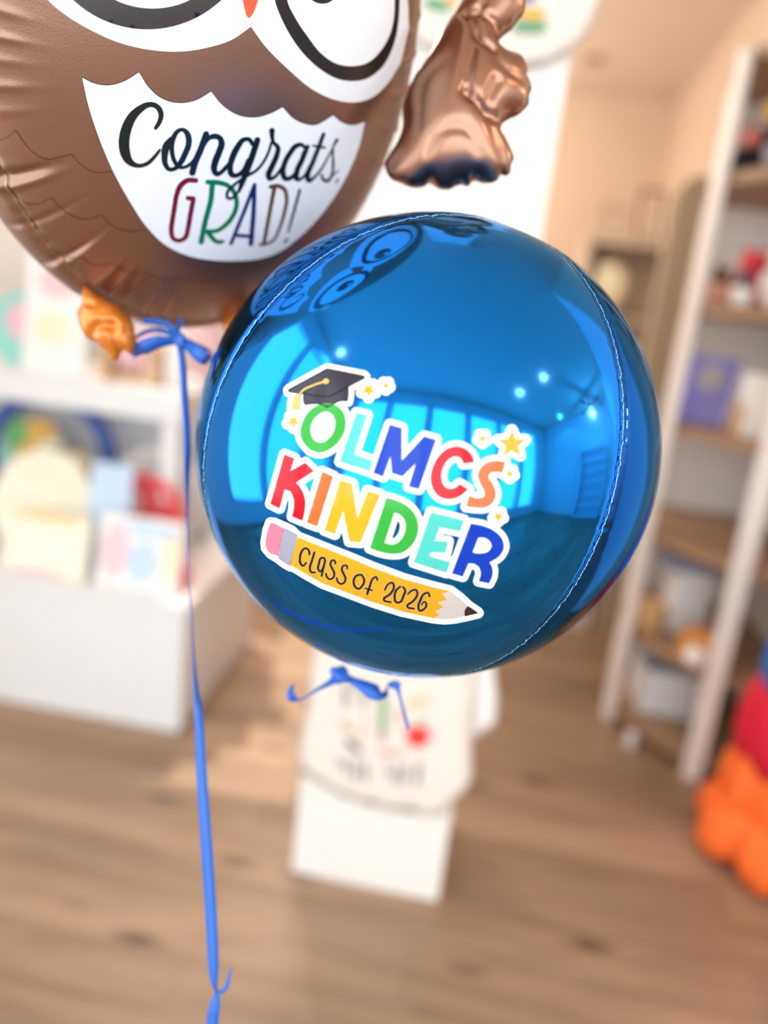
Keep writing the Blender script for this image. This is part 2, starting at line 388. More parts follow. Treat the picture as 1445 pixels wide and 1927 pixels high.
# warm downlights in the ceiling behind and above the photographer
M['globe'] = mat('added_globe_glow', (1, .95, .9), 0.4, emit=((1.0, 0.84, 0.66), 5))
M['bulb'] = mat('lit_bulb', (1, .9, .8), 0.4, emit=((1.0, 0.86, 0.68), 40))
for x, y, lb in ((2.4, -.4, 'highest of the lights mirrored right of centre in the blue balloon'), (2.3, -1.3, 'mirrored leftmost of the three lights right of centre in the blue balloon'),
                 (4.6, -1.1, 'mirrored just left of the fan in the blue balloon'), (-2.0, -.9, 'mirrored above the graduation cap in the blue balloon')):
    t = thing('ceiling_downlight', 'round downlight '+lb, 'ceiling light', (x, y, CEIL), 'downlights in the ceiling')
    MB().tube([(x, y, CEIL), (x, y, CEIL-.015)], .06, 24).build('trim_ring', M['white'], t)
    MB().tube([(x, y, CEIL-.015), (x, y, CEIL-.022)], .042, 20).build('bulb', M['bulb'], t)
    light('downlight_lamp', 'SPOT', (x, y, CEIL-.03), 34, (1, .80, .60), (0, 0, -1)).data.spot_size = 2.4
for x, y, pw, lb in ((-1.0, 3.3, 70, 'nearest'), (-.95, 5.2, 66, 'middle'), (-.7, 7.0, 58, 'farthest')):  # unseen globes added to brighten the ceiling and walls at the back
    t = thing('added_globe', 'unseen white globe, %s of three added to brighten the back of the shop' % lb, 'ceiling light', (x, y, CEIL), 'added fill globes at the back')
    MB().tube([(x, y, CEIL), (x, y, 2.98)], .006, 8).build('cord', M['dark'], t); MB().blob((x, y, 2.85), (.13, .13, .13), seg=28).build('globe', M['globe'], t, True)
    l = light('added_globe_light', 'POINT', (x, y, 2.66), pw, (1, .86, .74)); l.data.shadow_soft_size = .12
# ceiling fan over the shop front, seen as a small dark star in the blue foil
fx, fy = 4.1, .53
t = thing('ceiling_fan', 'dark ceiling fan mirrored in the blue balloon', 'fan', (fx, fy, CEIL))
MB().tube([(fx, fy, CEIL), (fx, fy, CEIL-.35)], .015, 10).build('rod', M['dark'], t)
MB().tube([(fx, fy, CEIL-.33), (fx, fy, CEIL-.45)], [.08, .1], 20).build('motor', M['dark'], t)
MB().blob((fx, fy, CEIL-.5), (.06, .06, .05)).build('bulb', M['bulb'], t, True)
light('fan_light', 'POINT', (fx, fy, CEIL-.62), 70, (1, .9, .8)).data.shadow_soft_size = .06
for k in range(4):
    a = 2*math.pi*k/4+.5; e = V(math.cos(a), math.sin(a), 0); n = V(-math.sin(a), math.cos(a), 0)
    MB().prism([(.1, -.045), (.6, -.065), (.63, 0), (.6, .065), (.1, .045)], 0, .008, frame=(V(fx, fy, CEIL-.4), e, n, V(0, 0, 1))).build('blade', M['dark'], t)
# white shelving seen in the foil, standing by the shop front on the right
t = thing('white_bookcase', 'white bookcase of books across the shop, mirrored at the right of the blue balloon', 'bookcase', (5.1, .25, 0))
b = MB(); b.box((4.95, -.45, 0), (5.25, -.42, 2.2)); b.box((4.95, .95, 0), (5.25, .98, 2.2)); b.box((5.23, -.42, 0), (5.25, .95, 2.2)); b.build('case', M['white'], t)
for k in range(7): MB().box((4.95, -.42, .03+k*.35), (5.22, .95, .06+k*.35)).build('shelf', M['white'], t)
# ================================================================== BLUE BALLOON
BC, BR = V(-0.0485, 0.6475, 1.3335), 0.19
AX = V(0.2851, -0.0272, 0.9581); AX /= np.linalg.norm(AX)
E1 = V(0, -1, 0)-AX*(V(0, -1, 0)@AX); E1 /= np.linalg.norm(E1); E2 = np.cross(AX, E1)
SEAMS = [math.radians(a) for a in (-52, 45.5, 133, 221)]
rgp = np.random.RandomState(3); PH = rgp.rand(4, 8)*6.28
def ball_r(lon, th):
    """radius: pinched and puckered along the four welds"""
    r = BR
    for k, s in enumerate(SEAMS):
        d = (lon-s+math.pi) % (2*math.pi)-math.pi; x = abs(d)*math.sin(th)*BR
        if x < .05:
            pk = math.sin(95*th+PH[k, 0])+.8*math.sin(151*th+PH[k, 1])+.6*math.sin(233*th+PH[k, 2])
            r -= .0016*math.exp(-(x/.0045)**2) + .00016*pk*math.exp(-(x/.007)**2)
    r -= .004*math.exp(-(th/.10)**2)+.004*math.exp(-((math.pi-th)/.10)**2)
    return r
def ball_pt(lon, th, off=0.0):
    d = AX*math.cos(th)+math.sin(th)*(E1*math.cos(lon)+E2*math.sin(lon)); return BC+d*(ball_r(lon, th)+off)
def surf_ball(x, y, off):
    v = ray(x, y); v = v/np.linalg.norm(v); o = CP-BC; b = o@v; q = b*b-(o@o-BR**2)
    if q < 0: return None
    d = o+v*(-b-math.sqrt(q)); d /= np.linalg.norm(d); return BC+d*(BR+off)
ball = thing('foil_balloon', 'shiny blue round balloon with a graduation sticker, in front of the owl', 'balloon', BC+AX*(-BR))
vs, fs, mi = [], [], []
lons = []
for k in range(4):
    a, b = SEAMS[k], SEAMS[(k+1) % 4]+(2*math.pi if k == 3 else 0)
    for i in range(64):     # denser columns close to the welds
        u = i/64; u = u-0.13*math.sin(2*math.pi*u)*1.0; lons.append((a+(b-a)*u, k))
NT = 320; NL = len(lons)
for i in range(NT+1):
    th = .004+(math.pi-.008)*i/NT
    for lo, k in lons: vs.append(ball_pt(lo, th))
for i in range(NT):
    for j in range(NL):
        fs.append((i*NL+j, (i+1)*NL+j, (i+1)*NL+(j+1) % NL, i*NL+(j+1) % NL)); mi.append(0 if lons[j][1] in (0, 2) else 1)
fs.append(tuple(range(NL))); mi.append(0); fs.append(tuple(NT*NL+j for j in range(NL))[::-1]); mi.append(0)
mesh_obj('foil_skin', vs, fs, None, ball, True, [M['foil_blue'], M['foil_violet']], mi)
for k, s in enumerate(SEAMS):
    pts, rad = [], []
    for i in range(420):
        th = .05+(math.pi-.1)*i/419
        pts.append(ball_pt(s+.0006*math.sin(i*1.7+k), th, .0010+.0003*math.sin(i*.9)*math.sin(i*.37+k))); rad.append(.00035+.00025*rgp.rand())
    MB().tube(pts, rad, 6).build('seam', M['foil_seam'], ball, True)
for sgn, nm in ((1, 'top_tab'), (-1, 'neck')):
    zs = (0, .006, .016, .026) if sgn < 0 else (-.006, -.004, -.001, .001)
    MB().tube([BC+AX*sgn*(BR-.004+z) for z in zs], [.006, .004, .005, .009 if sgn < 0 else .002], 12).build(nm, M['foil_blue'], ball, True)

# --- sticker artwork (outlines in photo pixels, laid on the foil)
sA, sD = 5.1607, 5.1607
A = lambda p: Z(500, 660, sA, p); B_ = lambda p: Z(740, 740, sA, p); C_ = lambda p: Z(480, 840, sA, p); D_ = lambda p: Z(700, 940, sA, p)
def star(cx, cy, R, down=True, k=.46):
    o = []
    for i in range(10):
        a = math.radians((90 if down else -90)+36*i); r = R if i % 2 == 0 else R*k; o.append((cx+r*math.cos(a), cy+r*math.sin(a)))
    return o
cv = curve
letters = [
 ('green', [cv(A([(340,780),(362,690),(410,605),(480,545),(600,512),(690,535),(750,590),(778,680),(772,770),(735,850),(670,925),(590,975),(520,990),(440,965),(380,905),(348,850)])),
            cv(A([(437,750),(455,690),(500,635),(550,602),(600,595),(645,620),(670,660),(675,725),(655,800),(610,855),(560,888),(510,888),(465,860),(442,810)]))]),
 ('aqua', [A([(882,605),(985,628),(862,1005),(1042,1070),(1010,1170),(722,1075)])]),
 ('blue', [A([(1205,718),(1322,750)])+B_([(82,655),(300,418),(415,452),(248,930),(150,905),(218,682),(90,808)])+A([(1225,1190),(1212,1025),(1140,1222),(1045,1188)])]),
 ('red', [cv(B_([(785,672),(770,615),(715,550),(620,515),(530,535),(445,605),(385,710),(362,820),(385,930),(450,1005),(550,1028),(645,1000),(728,930),(642,880),(600,915),(540,925),(490,890),(468,820),(490,710),(545,638),(600,615),(650,630),(682,685)]))]),
 ('orange', [cv(B_([(1085,665),(1000,655),(920,670),(850,720),(820,800),(845,880),(885,965),(880,1005),(830,1018),(735,995),(707,1098),(800,1110),(900,1105),(965,1060),(993,980),(965,880),(925,815),(940,778),(990,765),(1060,772)]))]),
 ('red', [cv(C_([(288,78),(385,118),(345,240),(488,158),(575,240),(402,350),(455,420),(488,520),(485,620),(460,720),(362,680),(380,590),(378,510),(345,435),(290,418),(240,600),(152,558)]), corner=38)]),
 ('orange', [C_([(655,245),(760,290),(605,775),(505,738)])]),
 ('yellow', [C_([(828,325),(945,362),(995,700),(1095,430),(1215,468),(1025,932),(918,922),(855,625),(775,852),(675,812)])]),
 ('green', [cv(D_([(140,-21),(230,5),(340,60),(420,150),(450,260),(430,370),(370,460),(290,515),(190,525),(80,505),(-20,469)]), corner=45),
            cv(D_([(218,125),(275,150),(318,205),(325,280),(300,360),(250,415),(195,435),(122,418)]), corner=45)]),
 ('aqua', [D_([(572,122),(890,200),(858,308),(655,268),(608,400),(738,405),(715,515),(575,512),(553,547),(760,605),(722,708),(405,608)])]),
 ('blue', [cv(D_([(958,232),(1060,250),(1180,300),(1260,380),(1278,460),(1240,540),(1140,608),(1168,670),(1165,740),(1135,810),(1035,790),(1055,720),(1040,660),(990,622),(935,618),(880,745),(775,715)]), corner=45),
           cv(D_([(1030,370),(1080,368),(1140,400),(1162,450),(1130,500),(1070,520),(1000,518),(975,510)]), corner=45)])]
stars = [A(star(1000,385,72)), A(star(1168,341,40)), A(star(272,690,64)), B_(star(866,440,46)), B_(star(1150,495,138,False)), B_(star(1130,782,45)), B_(star(1017,1195,52))]
board = A([(225,385),(235,376),(595,180),(625,182),(950,246),(962,258),(958,272),(622,443),(600,447),(240,404),(228,398)])
capb = cv(A([(372,420),(600,446),(802,352),(805,400),(795,490),(725,490),(660,520),(600,552),(545,525),(480,516),(385,525),(374,500)]), corner=50)
tass = cv(A([(298,425),(340,420),(336,500),(340,575),(262,578),(260,525),(278,465)]), corner=60)
pencil_top = C_([(415,880)])+[(667,1053),(700,1067),(760,1089),(810,1103)]+D_([(760,888)])
pencil_bot = D_([(595,1148),(300,1085),(0,990)])+[(607,1097),(575,1079)]+C_([(345,1145)])
zig = D_([(760,888),(680,910),(725,970),(638,995),(690,1045),(612,1080),(655,1115),(595,1148)])
yel = pencil_top[:-1]+zig+pencil_bot[1:]
eraser = cv(C_([(152,742),(185,745),(230,768),(292,800),(245,1085),(225,1062),(160,1040),(112,985),(106,930),(128,810)]), corner=50)
ferr = C_([(290,790),(352,820),(415,855),(380,1010),(345,1160),(285,1125),(228,1080),(255,930)])
wood = zig+D_([(700,1158),(800,1150),(900,1130),(1030,1098),(930,1030),(850,955)])
lead = cv(D_([(930,1030),(985,1064),(1030,1099),(960,1115),(902,1130),(896,1090),(908,1055)]), corner=50)
pen_out = pencil_top[:-1]+D_([(760,888),(850,955),(930,1030),(1030,1099),(900,1130),(800,1150),(700,1158)])+pencil_bot+C_([(345,1160),(285,1125),(228,1080),(160,1040),(112,985),(106,930),(128,810),(152,742),(185,745),(290,790),(352,820)])
grp = [('poly', [letters[0][1][0]])]+[('poly', l) for _, l in letters]+[('poly', [s]) for s in stars]+[('poly', [board]), ('poly', [capb]), ('poly', [tass]), ('poly', [pen_out])]
back = contours(*field(grp, 1.0, 16), 10.5)
# drop pinholes, keep real gaps
def area(l): q = np.array(l); r = np.roll(q, -1, 0); return abs(np.sum(q[:, 0]*r[:, 1]-r[:, 0]*q[:, 1]))/2
back = [l for l in back if area(l) > 60]
O1, O2, O3, O4 = .00022, .00040, .00055, .00070
stk = decal('sticker', back, surf_ball, O1, M['vinyl_white'], ball, 10); stk['label'] = 'white die-cut vinyl sticker'
for c_, l in letters: decal('letter', l, surf_ball, O2, M['v_'+c_], stk, 9)
for s in stars: decal('star', [s], surf_ball, O2, M['v_star'], stk)
def stack(name, layers, parent, surf):   # several inks in one printed picture = one mesh
    vs, fs, mi, ms = [], [], [], []
    for loops, m, off in layers:
        P, T = fill(loops, 9); n = len(vs); Q = [surf(p[0], p[1], off) for p in P]
        if m not in ms: ms.append(m)
        for q in Q: vs.append(q if q is not None else V(0, 0, 0))
        for t in T:
            if all(Q[i] is not None for i in t): fs.append(tuple(int(i)+n for i in t)[::-1]); mi.append(ms.index(m))
    return mesh_obj(name, vs, fs, None, parent, True, ms, mi)
def outline(loop, w): return contours(*field([('stroke', [p[:2]+(w,) for p in loop+loop[:1]])], .6, 3), 0)
stack('graduation_cap', [([capb], M['v_cap'], O2), (outline(capb, 1.5), M['v_black'], O3), ([board], M['v_cap'], O3+.00005), (outline(board, 1.5), M['v_black'], O4),
      (strokes([A([(590,303,24),(540,315,20),(450,347,20),(370,387,20),(335,425,16)])], .7), M['v_black'], O4+.00005),
      (strokes([A([(590,303,24),(540,315,20),(450,347,20),(370,387,20),(335,425,16)])]), M['v_tassel'], O4+.0002),
      ([cv(A([(555,303),(575,278),(605,276),(624,297),(610,322),(575,328)]))], M['v_tassel'], O4+.0003), ([tass], M['v_tassel'], O4+.0001)], stk, surf_ball)
C8 = lambda p: Z(480, 840, sA, p); D8 = lambda p: Z(700, 940, sA, p)
txt = [C8([(532,1045,17),(522,1000,18),(490,985,17),(458,1015,19),(440,1080,19),(447,1135,19),(468,1155,16),(500,1125,16)]),
       C8([(580,1025,19),(555,1110,19),(537,1190,18),(548,1215,17),(590,1217,15)]),
       C8([(685,1112,19),(672,1078,17),(645,1080,19),(625,1130,19),(618,1190,18),(635,1210,16),(660,1180,17),(680,1120,18)]), C8([(683,1105,18),(668,1170,18),(650,1252,18)]),
       C8([(782,1135,17),(778,1105,16),(752,1102,17),(735,1135,19),(752,1180,19),(772,1225,19),(762,1270,17),(730,1285,16),(700,1262,16),(693,1230,16)]),
       C8([(898,1182,17),(894,1155,16),(862,1152,17),(845,1185,19),(862,1230,19),(880,1275,19),(868,1318,17),(838,1330,16),(805,1308,16),(797,1272,16)]),
       C8([(1035,1240,18),(985,1250,19),(960,1300,20),(972,1355,19),(1005,1377,18),(1045,1345,19),(1062,1290,20),(1040,1245,17)]),
       C8([(1188,1292,18),(1178,1262,16),(1145,1280,18),(1120,1340,20),(1090,1428,20)]), C8([(1070,1372,13),(1140,1392,13)]),
       D8([(125,872,16),(160,815,17),(200,803,18),(214,835,20),(180,910,20),(115,968,17),(185,990,15)]),
       D8([(275,838,18),(240,870,20),(220,935,21),(235,990,18),(270,992,18),(305,930,21),(322,870,19),(300,842,17)]),
       D8([(350,912,16),(385,878,17),(430,873,18),(440,910,20),(405,975,20),(343,1035,17),(410,1052,15)]),
       D8([(558,935,18),(545,900,17),(505,910,19),(470,970,21),(450,1035,20),(462,1072,17),(500,1060,18),(528,1010,17),(510,985,14),(480,1015,13)])]
stack('pencil', [([yel], M['v_pencil'], O2), ([wood], M['v_wood'], O2), ([lead], M['v_lead'], O3), ([eraser], M['v_pink'], O2), ([ferr], M['v_grey'], O3),
      (strokes(txt, 1.1, .5, 4), M['v_cream'], O3), (strokes(txt, .35, .4, 4), M['v_text'], O4)], stk, surf_ball)

# ================================================================== OWL BALLOON
OS = .77
OC = CP+(V(-0.36623152516608626, 0.8801238901572404, 1.701911634086267)-CP)*OS
OW = V(0.19826133652479608, 0.1641963488303822, 0.0362002594874987)*OS
OU = V(0.04912937026424688, -0.12673825565625746, 0.3057852176032209)*OS
ON = V(0.09635641765150793, -0.10347827243468136, -0.05836968185293941)*OS
OA = np.array([OW, OU, ON]).T; OAi = np.linalg.inv(OA)
HS = .42
RIDGES = [(172, .0011, 1.0), (176.5, .0012, .9), (181, .0014, .8), (185, .0008, .9), (189.5, .0012, 1.0), (194, .0006, 1.0), (206, -.0022, 1.1), (208, .0012, .8), (216, -.0010, .8), (226, -.0018, .9), (227.6, .0010, .8), (236, .0012, .8), (240, .0011, .7), (244, .0010, .8), (250, .0008, .8), (256, .0006, .8), (-4, .0016, 1.0), (3, .0014, .9), (10, .0012, .9), (-12, .0013, .9), (-20, .0010, .9), (18, .0014, 1.0)]
def owl_pt(s, off=0.0):
    """s unit-sphere direction in owl axes"""
    p = OC+OA@s; g = OAi.T@s; n = g/np.linalg.norm(g)
    h = s[2]-HS; ph = math.atan2(s[1], s[0]); d = 0.0
    d -= .0035*math.exp(-(h/.035)**2)
    fr = 1/(1+math.exp((abs(h)-.24)/.03)); deg = math.degrees(ph) % 360
    for a_, am, wd in RIDGES:
        x = (deg-a_+180) % 360-180
        if abs(x) < 5: d += am*1.3*math.exp(-(x/wd)**2)*fr
    if abs(h) < .15: d += .00035*math.sin(math.radians(deg)*97+1)*math.exp(-(h/.07)**2)
    return p+n*(d+off)
def surf_owl(x, y, off):
    v = ray(x, y); o = OAi@(CP-OC); k = OAi@v; a = k@k; b = o@k; c = o@o-1; q = b*b-a*c
    if q < 0: return None
    t = (-b-math.sqrt(q))/a; s = o+k*t; return owl_pt(s/np.linalg.norm(s), off)
owl = thing('owl_balloon', 'brown owl shaped balloon reading Congrats, GRAD! on its white belly', 'balloon', OC-V(0, 0, .25))
vs, fs = [], []; n2 = 1080
hs = np.concatenate([np.cos(np.linspace(0.004, math.acos(HS), 150)), np.cos(np.linspace(math.acos(HS), math.pi-.004, 110))[1:]])
for hz in hs:
    r = math.sqrt(max(0, 1-hz*hz))
    for j in range(n2):
        a = 2*math.pi*j/n2; vs.append(owl_pt(V(r*math.cos(a), r*math.sin(a), hz)))
for i in range(len(hs)-1):
    for j in range(n2): fs.append((i*n2+j, (i+1)*n2+j, (i+1)*n2+(j+1) % n2, i*n2+(j+1) % n2))
fs.append(tuple(range(n2))); fs.append(tuple((len(hs)-1)*n2+j for j in range(n2))[::-1])
mesh_obj('body', vs, fs, M['foil_brown'], owl, True)
pts, rad = [], []
for j in range(601):
    a = 2*math.pi*j/600; r = math.sqrt(1-HS*HS)
    pts.append(owl_pt(V(r*math.cos(a), r*math.sin(a), HS), .0002+.0005*math.sin(j*.7)*math.sin(j*.23))); rad.append(.0010+.0006*rgp.rand())
MB().tube(pts, rad, 6).build('seam', M['foil_brown_seam'], owl, True)
Fz = lambda p: Z(0, 0, 1.8526, p); Gz = lambda p: Z(360, 0, 3.284, p); Hz = lambda p: Z(0, 0, 3.6125, p); Iz = lambda p: Z(210, 170, 6.2826, p); Jz = lambda p: Z(420, 200, 5.5577, p); Kz = lambda p: Z(290, 310, 4.9828, p); Lz = lambda p: Z(0, 400, 3.6125, p)
def arc(cx, cy, rx, ry, a0, a1, n=20, rot=0):
    o = []
    for i in range(n+1):
        a = math.radians(a0+(a1-a0)*i/n); x, y = rx*math.cos(a), ry*math.sin(a); o.append((cx+x*math.cos(rot)-y*math.sin(rot), cy+x*math.sin(rot)+y*math.cos(rot)))
    return o
facep = [(91,0),(125,29),(166,54),(221,79),(277,93),(338,97),(396.5,88),(436,74.6),(471.8,50.2),(497,85),(542.7,131),(591.4,170.5),(634,188.8),(664.5,192.5),(695,185.7),(725.4,161),(749.8,121.8),(763.5,76),(768,30),(764,-20),(750,-80),(722,-130),(680,-170),(625,-188),(570,-180),(520,-150),(488,-190),(440,-240),(380,-275),(300,-290),(215,-280),(140,-235),(85,-165),(62,-90),(70,-35)]
face = decal('face_print', [cv(facep, corner=50)], surf_owl, .0003, M['ink_white'], owl, 12)
decal('eye_ring', [arc(277,-148,203,203,0,360,90)[:-1], arc(287,-145,161,161,0,360,80)[:-1]], surf_owl, .0005, M['ink_silver'], face, 12)
ro = cv(Gz([(515,0),(550,100),(600,200),(700,340),(800,430),(900,485),(990,500),(1080,485),(1170,420),(1235,310),(1270,180),(1283,0)])+[(745,-60),(722,-108),(685,-138),(640,-148),(595,-138),(555,-108),(530,-70),(517,-35)])
ri = cv(Gz([(590,0),(640,110),(720,230),(800,330),(900,395),(985,408),(1080,390),(1170,310),(1225,210),(1250,100),(1253,0)])+[(735,-52),(712,-95),(678,-120),(640,-128),(600,-118),(565,-90),(545,-48)])
decal('eye_ring', [ro, ri], surf_owl, .0005, M['ink_black'], face, 12)
decal('pupil', [arc(606,-48,40,55,0,360,40)[:-1], arc(618,-70,12,16,0,360,20)[:-1]], surf_owl, .0005, M['ink_black'], face)
decal('pupil', [arc(330,-120,58,62,0,360,40)[:-1], arc(345,-145,16,18,0,360,20)[:-1]], surf_owl, .0005, M['ink_black'], face)
decal('beak', [cv([(468.5,34),(473.5,28),(482,9),(487,-8),(500,-45),(486,-75),(462,-82),(440,-60),(443,-30),(455,-4),(460.5,18),(465,31)], corner=80)], surf_owl, .0006, M['ink_beak'], face)
bel = [(285,268),(330,290),(380,296),(430,283),(485,250),(520,305),(570,345),(630,358),(690,345),(735,317),(780,370),(830,400),(890,408),(940,395),(985,372),(1020,410),(1060,430),(1095,435),(1130,420),(1160,400),(1190,425),(1230,435),(1272,422),(1255,500),(1220,590),(1170,680),(1110,760),(1040,830),(960,885),(900,903),(840,909),(740,907),(650,890),(570,850),(510,790),(450,700),(390,590),(340,470),(305,360)]
belly = decal('belly_print', [cv(Fz(bel), corner=38)], surf_owl, .0003, M['ink_white'], owl, 12)
decal('belly_edge', contours(*field([('stroke', [p+(.9,) for p in cv(Fz(bel), corner=38)]+[cv(Fz(bel), corner=38)[0]+(.9,)])], .6, 3), 0), surf_owl, .0004, M['ink_black'], belly, 12)
script_ = [Iz([(520,442,40),(565,370,50),(584,290,57),(560,215,58),(500,170,56),(430,168,60),(340,215,80),(250,300,100),(190,410,115),(155,530,122),(147,650,122),(165,750,112),(205,830,85),(260,873,58),(330,888,45),(420,862,42),(500,790,38),(568,705,30)]),
 Iz([(705,575,60),(650,650,85),(625,770,72),(635,870,58),(680,930,45),(740,925,45),(800,870,60),(870,740,65),(908,640,65),(908,550,65),(880,490,55),(830,460,40),(780,480,45),(735,545,55),(712,640,50),(715,740,50),(745,840,45),(800,905,40),(860,905,35),(940,860,40),(1010,770,40),(1090,640,40),(1150,560,50),(1210,540,60),(1275,560,60),(1298,620,70),(1270,720,72),(1220,850,75),(1208,930,68),(1240,985,55),(1300,960,45),(1380,870,40),(1440,800,38)]),
 Iz([(1115,515,68),(1050,700,72),(985,850,72),(952,970,72)]),
 Jz([(0,655,30),(50,605,32)]), Jz([(300,390,40),(270,345,40),(215,345,45),(150,420,58),(95,530,62),(70,640,55),(88,712,55),(130,722,45),(190,690,42),(260,560,40)]),
 Jz([(355,350,60),(300,520,62),(240,680,62),(190,810,52),(160,890,28)]), Jz([(250,720,32),(160,780,26),(90,840,28),(38,905,28),(45,955,28),(85,960,26),(130,915,26),(165,880,24)]),
 Jz([(240,725,32),(340,670,28),(430,560,26),(480,450,25),(500,380,25)]), Jz([(507,252,56),(508,310,42),(520,370,34),(570,430,45),(560,500,50),(500,640,55),(470,720,55),(480,755,42),(520,745,35),(590,670,30),(640,590,28)]),
 Jz([(850,430,32),(820,400,36),(770,405,45),(700,480,50),(640,590,50),(620,690,55),(650,755,48),(710,740,40),(780,640,35),(840,480,35)]), Jz([(878,420,42),(820,560,50),(765,690,52),(770,760,45),(810,755,30),(870,690,28),(930,600,26)]),
 Jz([(1045,290,38),(990,440,42),(930,590,45),(880,720,48),(890,775,42),(940,745,28),(1010,670,22),(1080,550,16),(1140,440,16)]), Jz([(935,408,18),(1000,420,26),(1060,430,20)]),
 Jz([(1185,350,32),(1150,410,18),(1142,500,20),(1145,620,26),(1130,720,24),(1080,778,32),(1040,760,28),(1025,710,18)]), Jz([(1130,735,12),(1200,665,9)]), Jz([(1192,765,20),(1175,800,12)])]
decal('script_lettering', strokes(script_, .3, .5, 5), surf_owl, .00055, M['ink_dark'], belly, 9)
for k, ls in (('g_red', [[(390,145,46),(310,145,48),(250,190,50),(210,280,46),(190,400,46),(170,520,46),(160,620,46),(180,690,42),(240,708,40),(290,680,44),(315,600,46),(340,460,46),(365,330,46)], [(315,310,42),(365,315,46)]]),
              ('g_green', [[(545,170,50),(530,330,50),(480,520,50),(440,720,52)], [(500,160,44),(600,165,46),(700,200,44),(760,280,44),(772,370,44),(735,480,44),(660,570,42),(580,618,38),(500,622,40)], [(500,625,45),(540,680,45),(590,720,40),(640,718,36)]]),
              ('g_navy', [[(940,185,36),(840,440,36),(720,735,36)], [(940,185,36),(930,450,44),(905,740,44)], [(780,660,34),(920,670,34)]]),
              ('g_brown', [[(1125,215,40),(1080,450,36),(1030,720,34)], [(1090,205,38),(1150,195,38),(1220,230,38),(1240,310,34),(1220,440,32),(1170,600,26),(1110,710,24),(1040,742,26),(990,746,26)]]),
              ('g_violet', [[(1362,235,28),(1310,430,26),(1255,625,18)], [(1245,700,24),(1220,725,20)]])):
    decal('letter', strokes([Kz(l) for l in ls], 0, .5, 5), surf_owl, .00045, M[k], belly, 9)
fl_ = [Hz([(-60,900,4),(0,950,4),(60,925,4),(105,880,4)]), Hz([(105,880,4),(150,950,4),(230,1040,4),(330,1085,4),(400,1070,4),(485,1048,4)]), Hz([(485,1048,4),(540,1110,4),(620,1165,4),(700,1175,4),(755,1165,4)]),
       Hz([(100,1330,4),(180,1380,4),(260,1385,4),(345,1340,4)]), Lz([(345,-105,4),(450,0,4),(540,40,4),(620,40,4),(690,15,4)]), Lz([(690,15,4),(750,80,4),(840,120,4),(920,128,4),(975,110,4)]),
       Lz([(370,300,4),(460,308,4),(560,300,4)]), Lz([(560,300,4),(600,340,4),(660,360,4),(770,340,4)]), Lz([(770,340,4),(840,390,4),(900,408,4),(985,405,4)]), Lz([(985,405,4),(1050,440,4),(1130,455,4),(1220,445,4)]), Lz([(1220,445,4),(1300,468,4),(1400,470,4),(1500,440,4)])]
decal('feather_lines', strokes(fl_, 0, .5, 6), surf_owl, .00035, M['feather_line'], owl, 12)

# inflated foil limbs: outline puffed up on both sides, pinched along creases
def inflated(name, loop, m, parent, depth, hmax, creases=(), step=7, tilt=(0, 0), rim=.0):
    q = np.array([p[:2] for p in loop]); r = 4.0
    xs = np.arange(q[:, 0].min()-8, q[:, 0].max()+8, r); ys = np.arange(q[:, 1].min()-8, q[:, 1].max()+8, r)
    X, Y = np.meshgrid(xs, ys); I = inside([loop], X, Y)
    wk = np.ones(X.shape)
    for cr, wd, amt in creases:
        D = np.full(X.shape, 1e3)
        for a, b in zip(cr[:-1], cr[1:]): D = np.minimum(D, seg_dist(X, Y, a, b)[0])
        wk *= 1-amt*.7*np.exp(-(D/(wd*1.5))**2)
    U = np.zeros(X.shape)
    for _ in range(900):
        U[1:-1, 1:-1] = .25*(U[:-2, 1:-1]+U[2:, 1:-1]+U[1:-1, :-2]+U[1:-1, 2:]+1); U *= I
    Hh = (U/U.max())**.66*wk
    P, T = fill([loop], step); cx, cy = q.mean(0); vt, vb = [], []
    n = -FW; e = set()
    cnt = {}
    for t in T:
        for a, b in ((t[0], t[1]), (t[1], t[2]), (t[2], t[0])): k = (min(a, b), max(a, b)); cnt[k] = cnt.get(k, 0)+1
    for k, c in cnt.items():
        if c == 1: e.update(k)
    for i, p in enumerate(P):
        fx_, fy_ = (p[0]-xs[0])/r, (p[1]-ys[0])/r; j, k = int(fx_), int(fy_); a, b = fx_-j, fy_-k
        j = min(max(j, 0), len(xs)-2); k = min(max(k, 0), len(ys)-2)
        h = 0 if i in e else hmax*((Hh[k, j]*(1-a)+Hh[k, j+1]*a)*(1-b)+(Hh[k+1, j]*(1-a)+Hh[k+1, j+1]*a)*b)
        base = at(p[0], p[1], depth+(p[0]-cx)*tilt[0]+(p[1]-cy)*tilt[1]); vt.append(base+n*h); vb.append(base-n*h*.8)
    N = len(P); fs = [tuple(int(i) for i in t)[::-1] for t in T]; m_ = {i: (i if i in e else i+N) for i in range(N)}
    fs += [tuple(m_[int(i)] for i in t) for t in T]
    return mesh_obj(name, vt+vb, fs, m, parent, True)
R2 = lambda p: Z(660, 0, 3.284, p)
wing = R2([(690,-30),(640,80),(600,140),(560,200),(515,290),(480,350),(425,430),(385,490),(345,580),(322,680),(318,790),(285,880),(240,950),(212,1030),(228,1080),(265,1118),(300,1128),(340,1148),(400,1162),(455,1152),(488,1122),(515,1150),(560,1170),(610,1172),(650,1150),(690,1142),(725,1152),(760,1112),(800,1128),(860,1132),(905,1115),(930,1080),(955,1088),(985,1068),(990,1020),(1007,980),(990,920),(960,870),(928,820),(935,770),(965,738),(1020,720),(1070,680),(1100,640),(1102,590),(1118,540),(1105,500),(1085,470),(1092,430),(1080,380),(1040,342),(990,335),(945,335),(915,305),(908,262),(940,222),(990,185),(1030,130),(1065,90),(1082,20),(1085,-60),(1065,-200),(980,-330),(860,-380),(760,-300),(700,-150)])
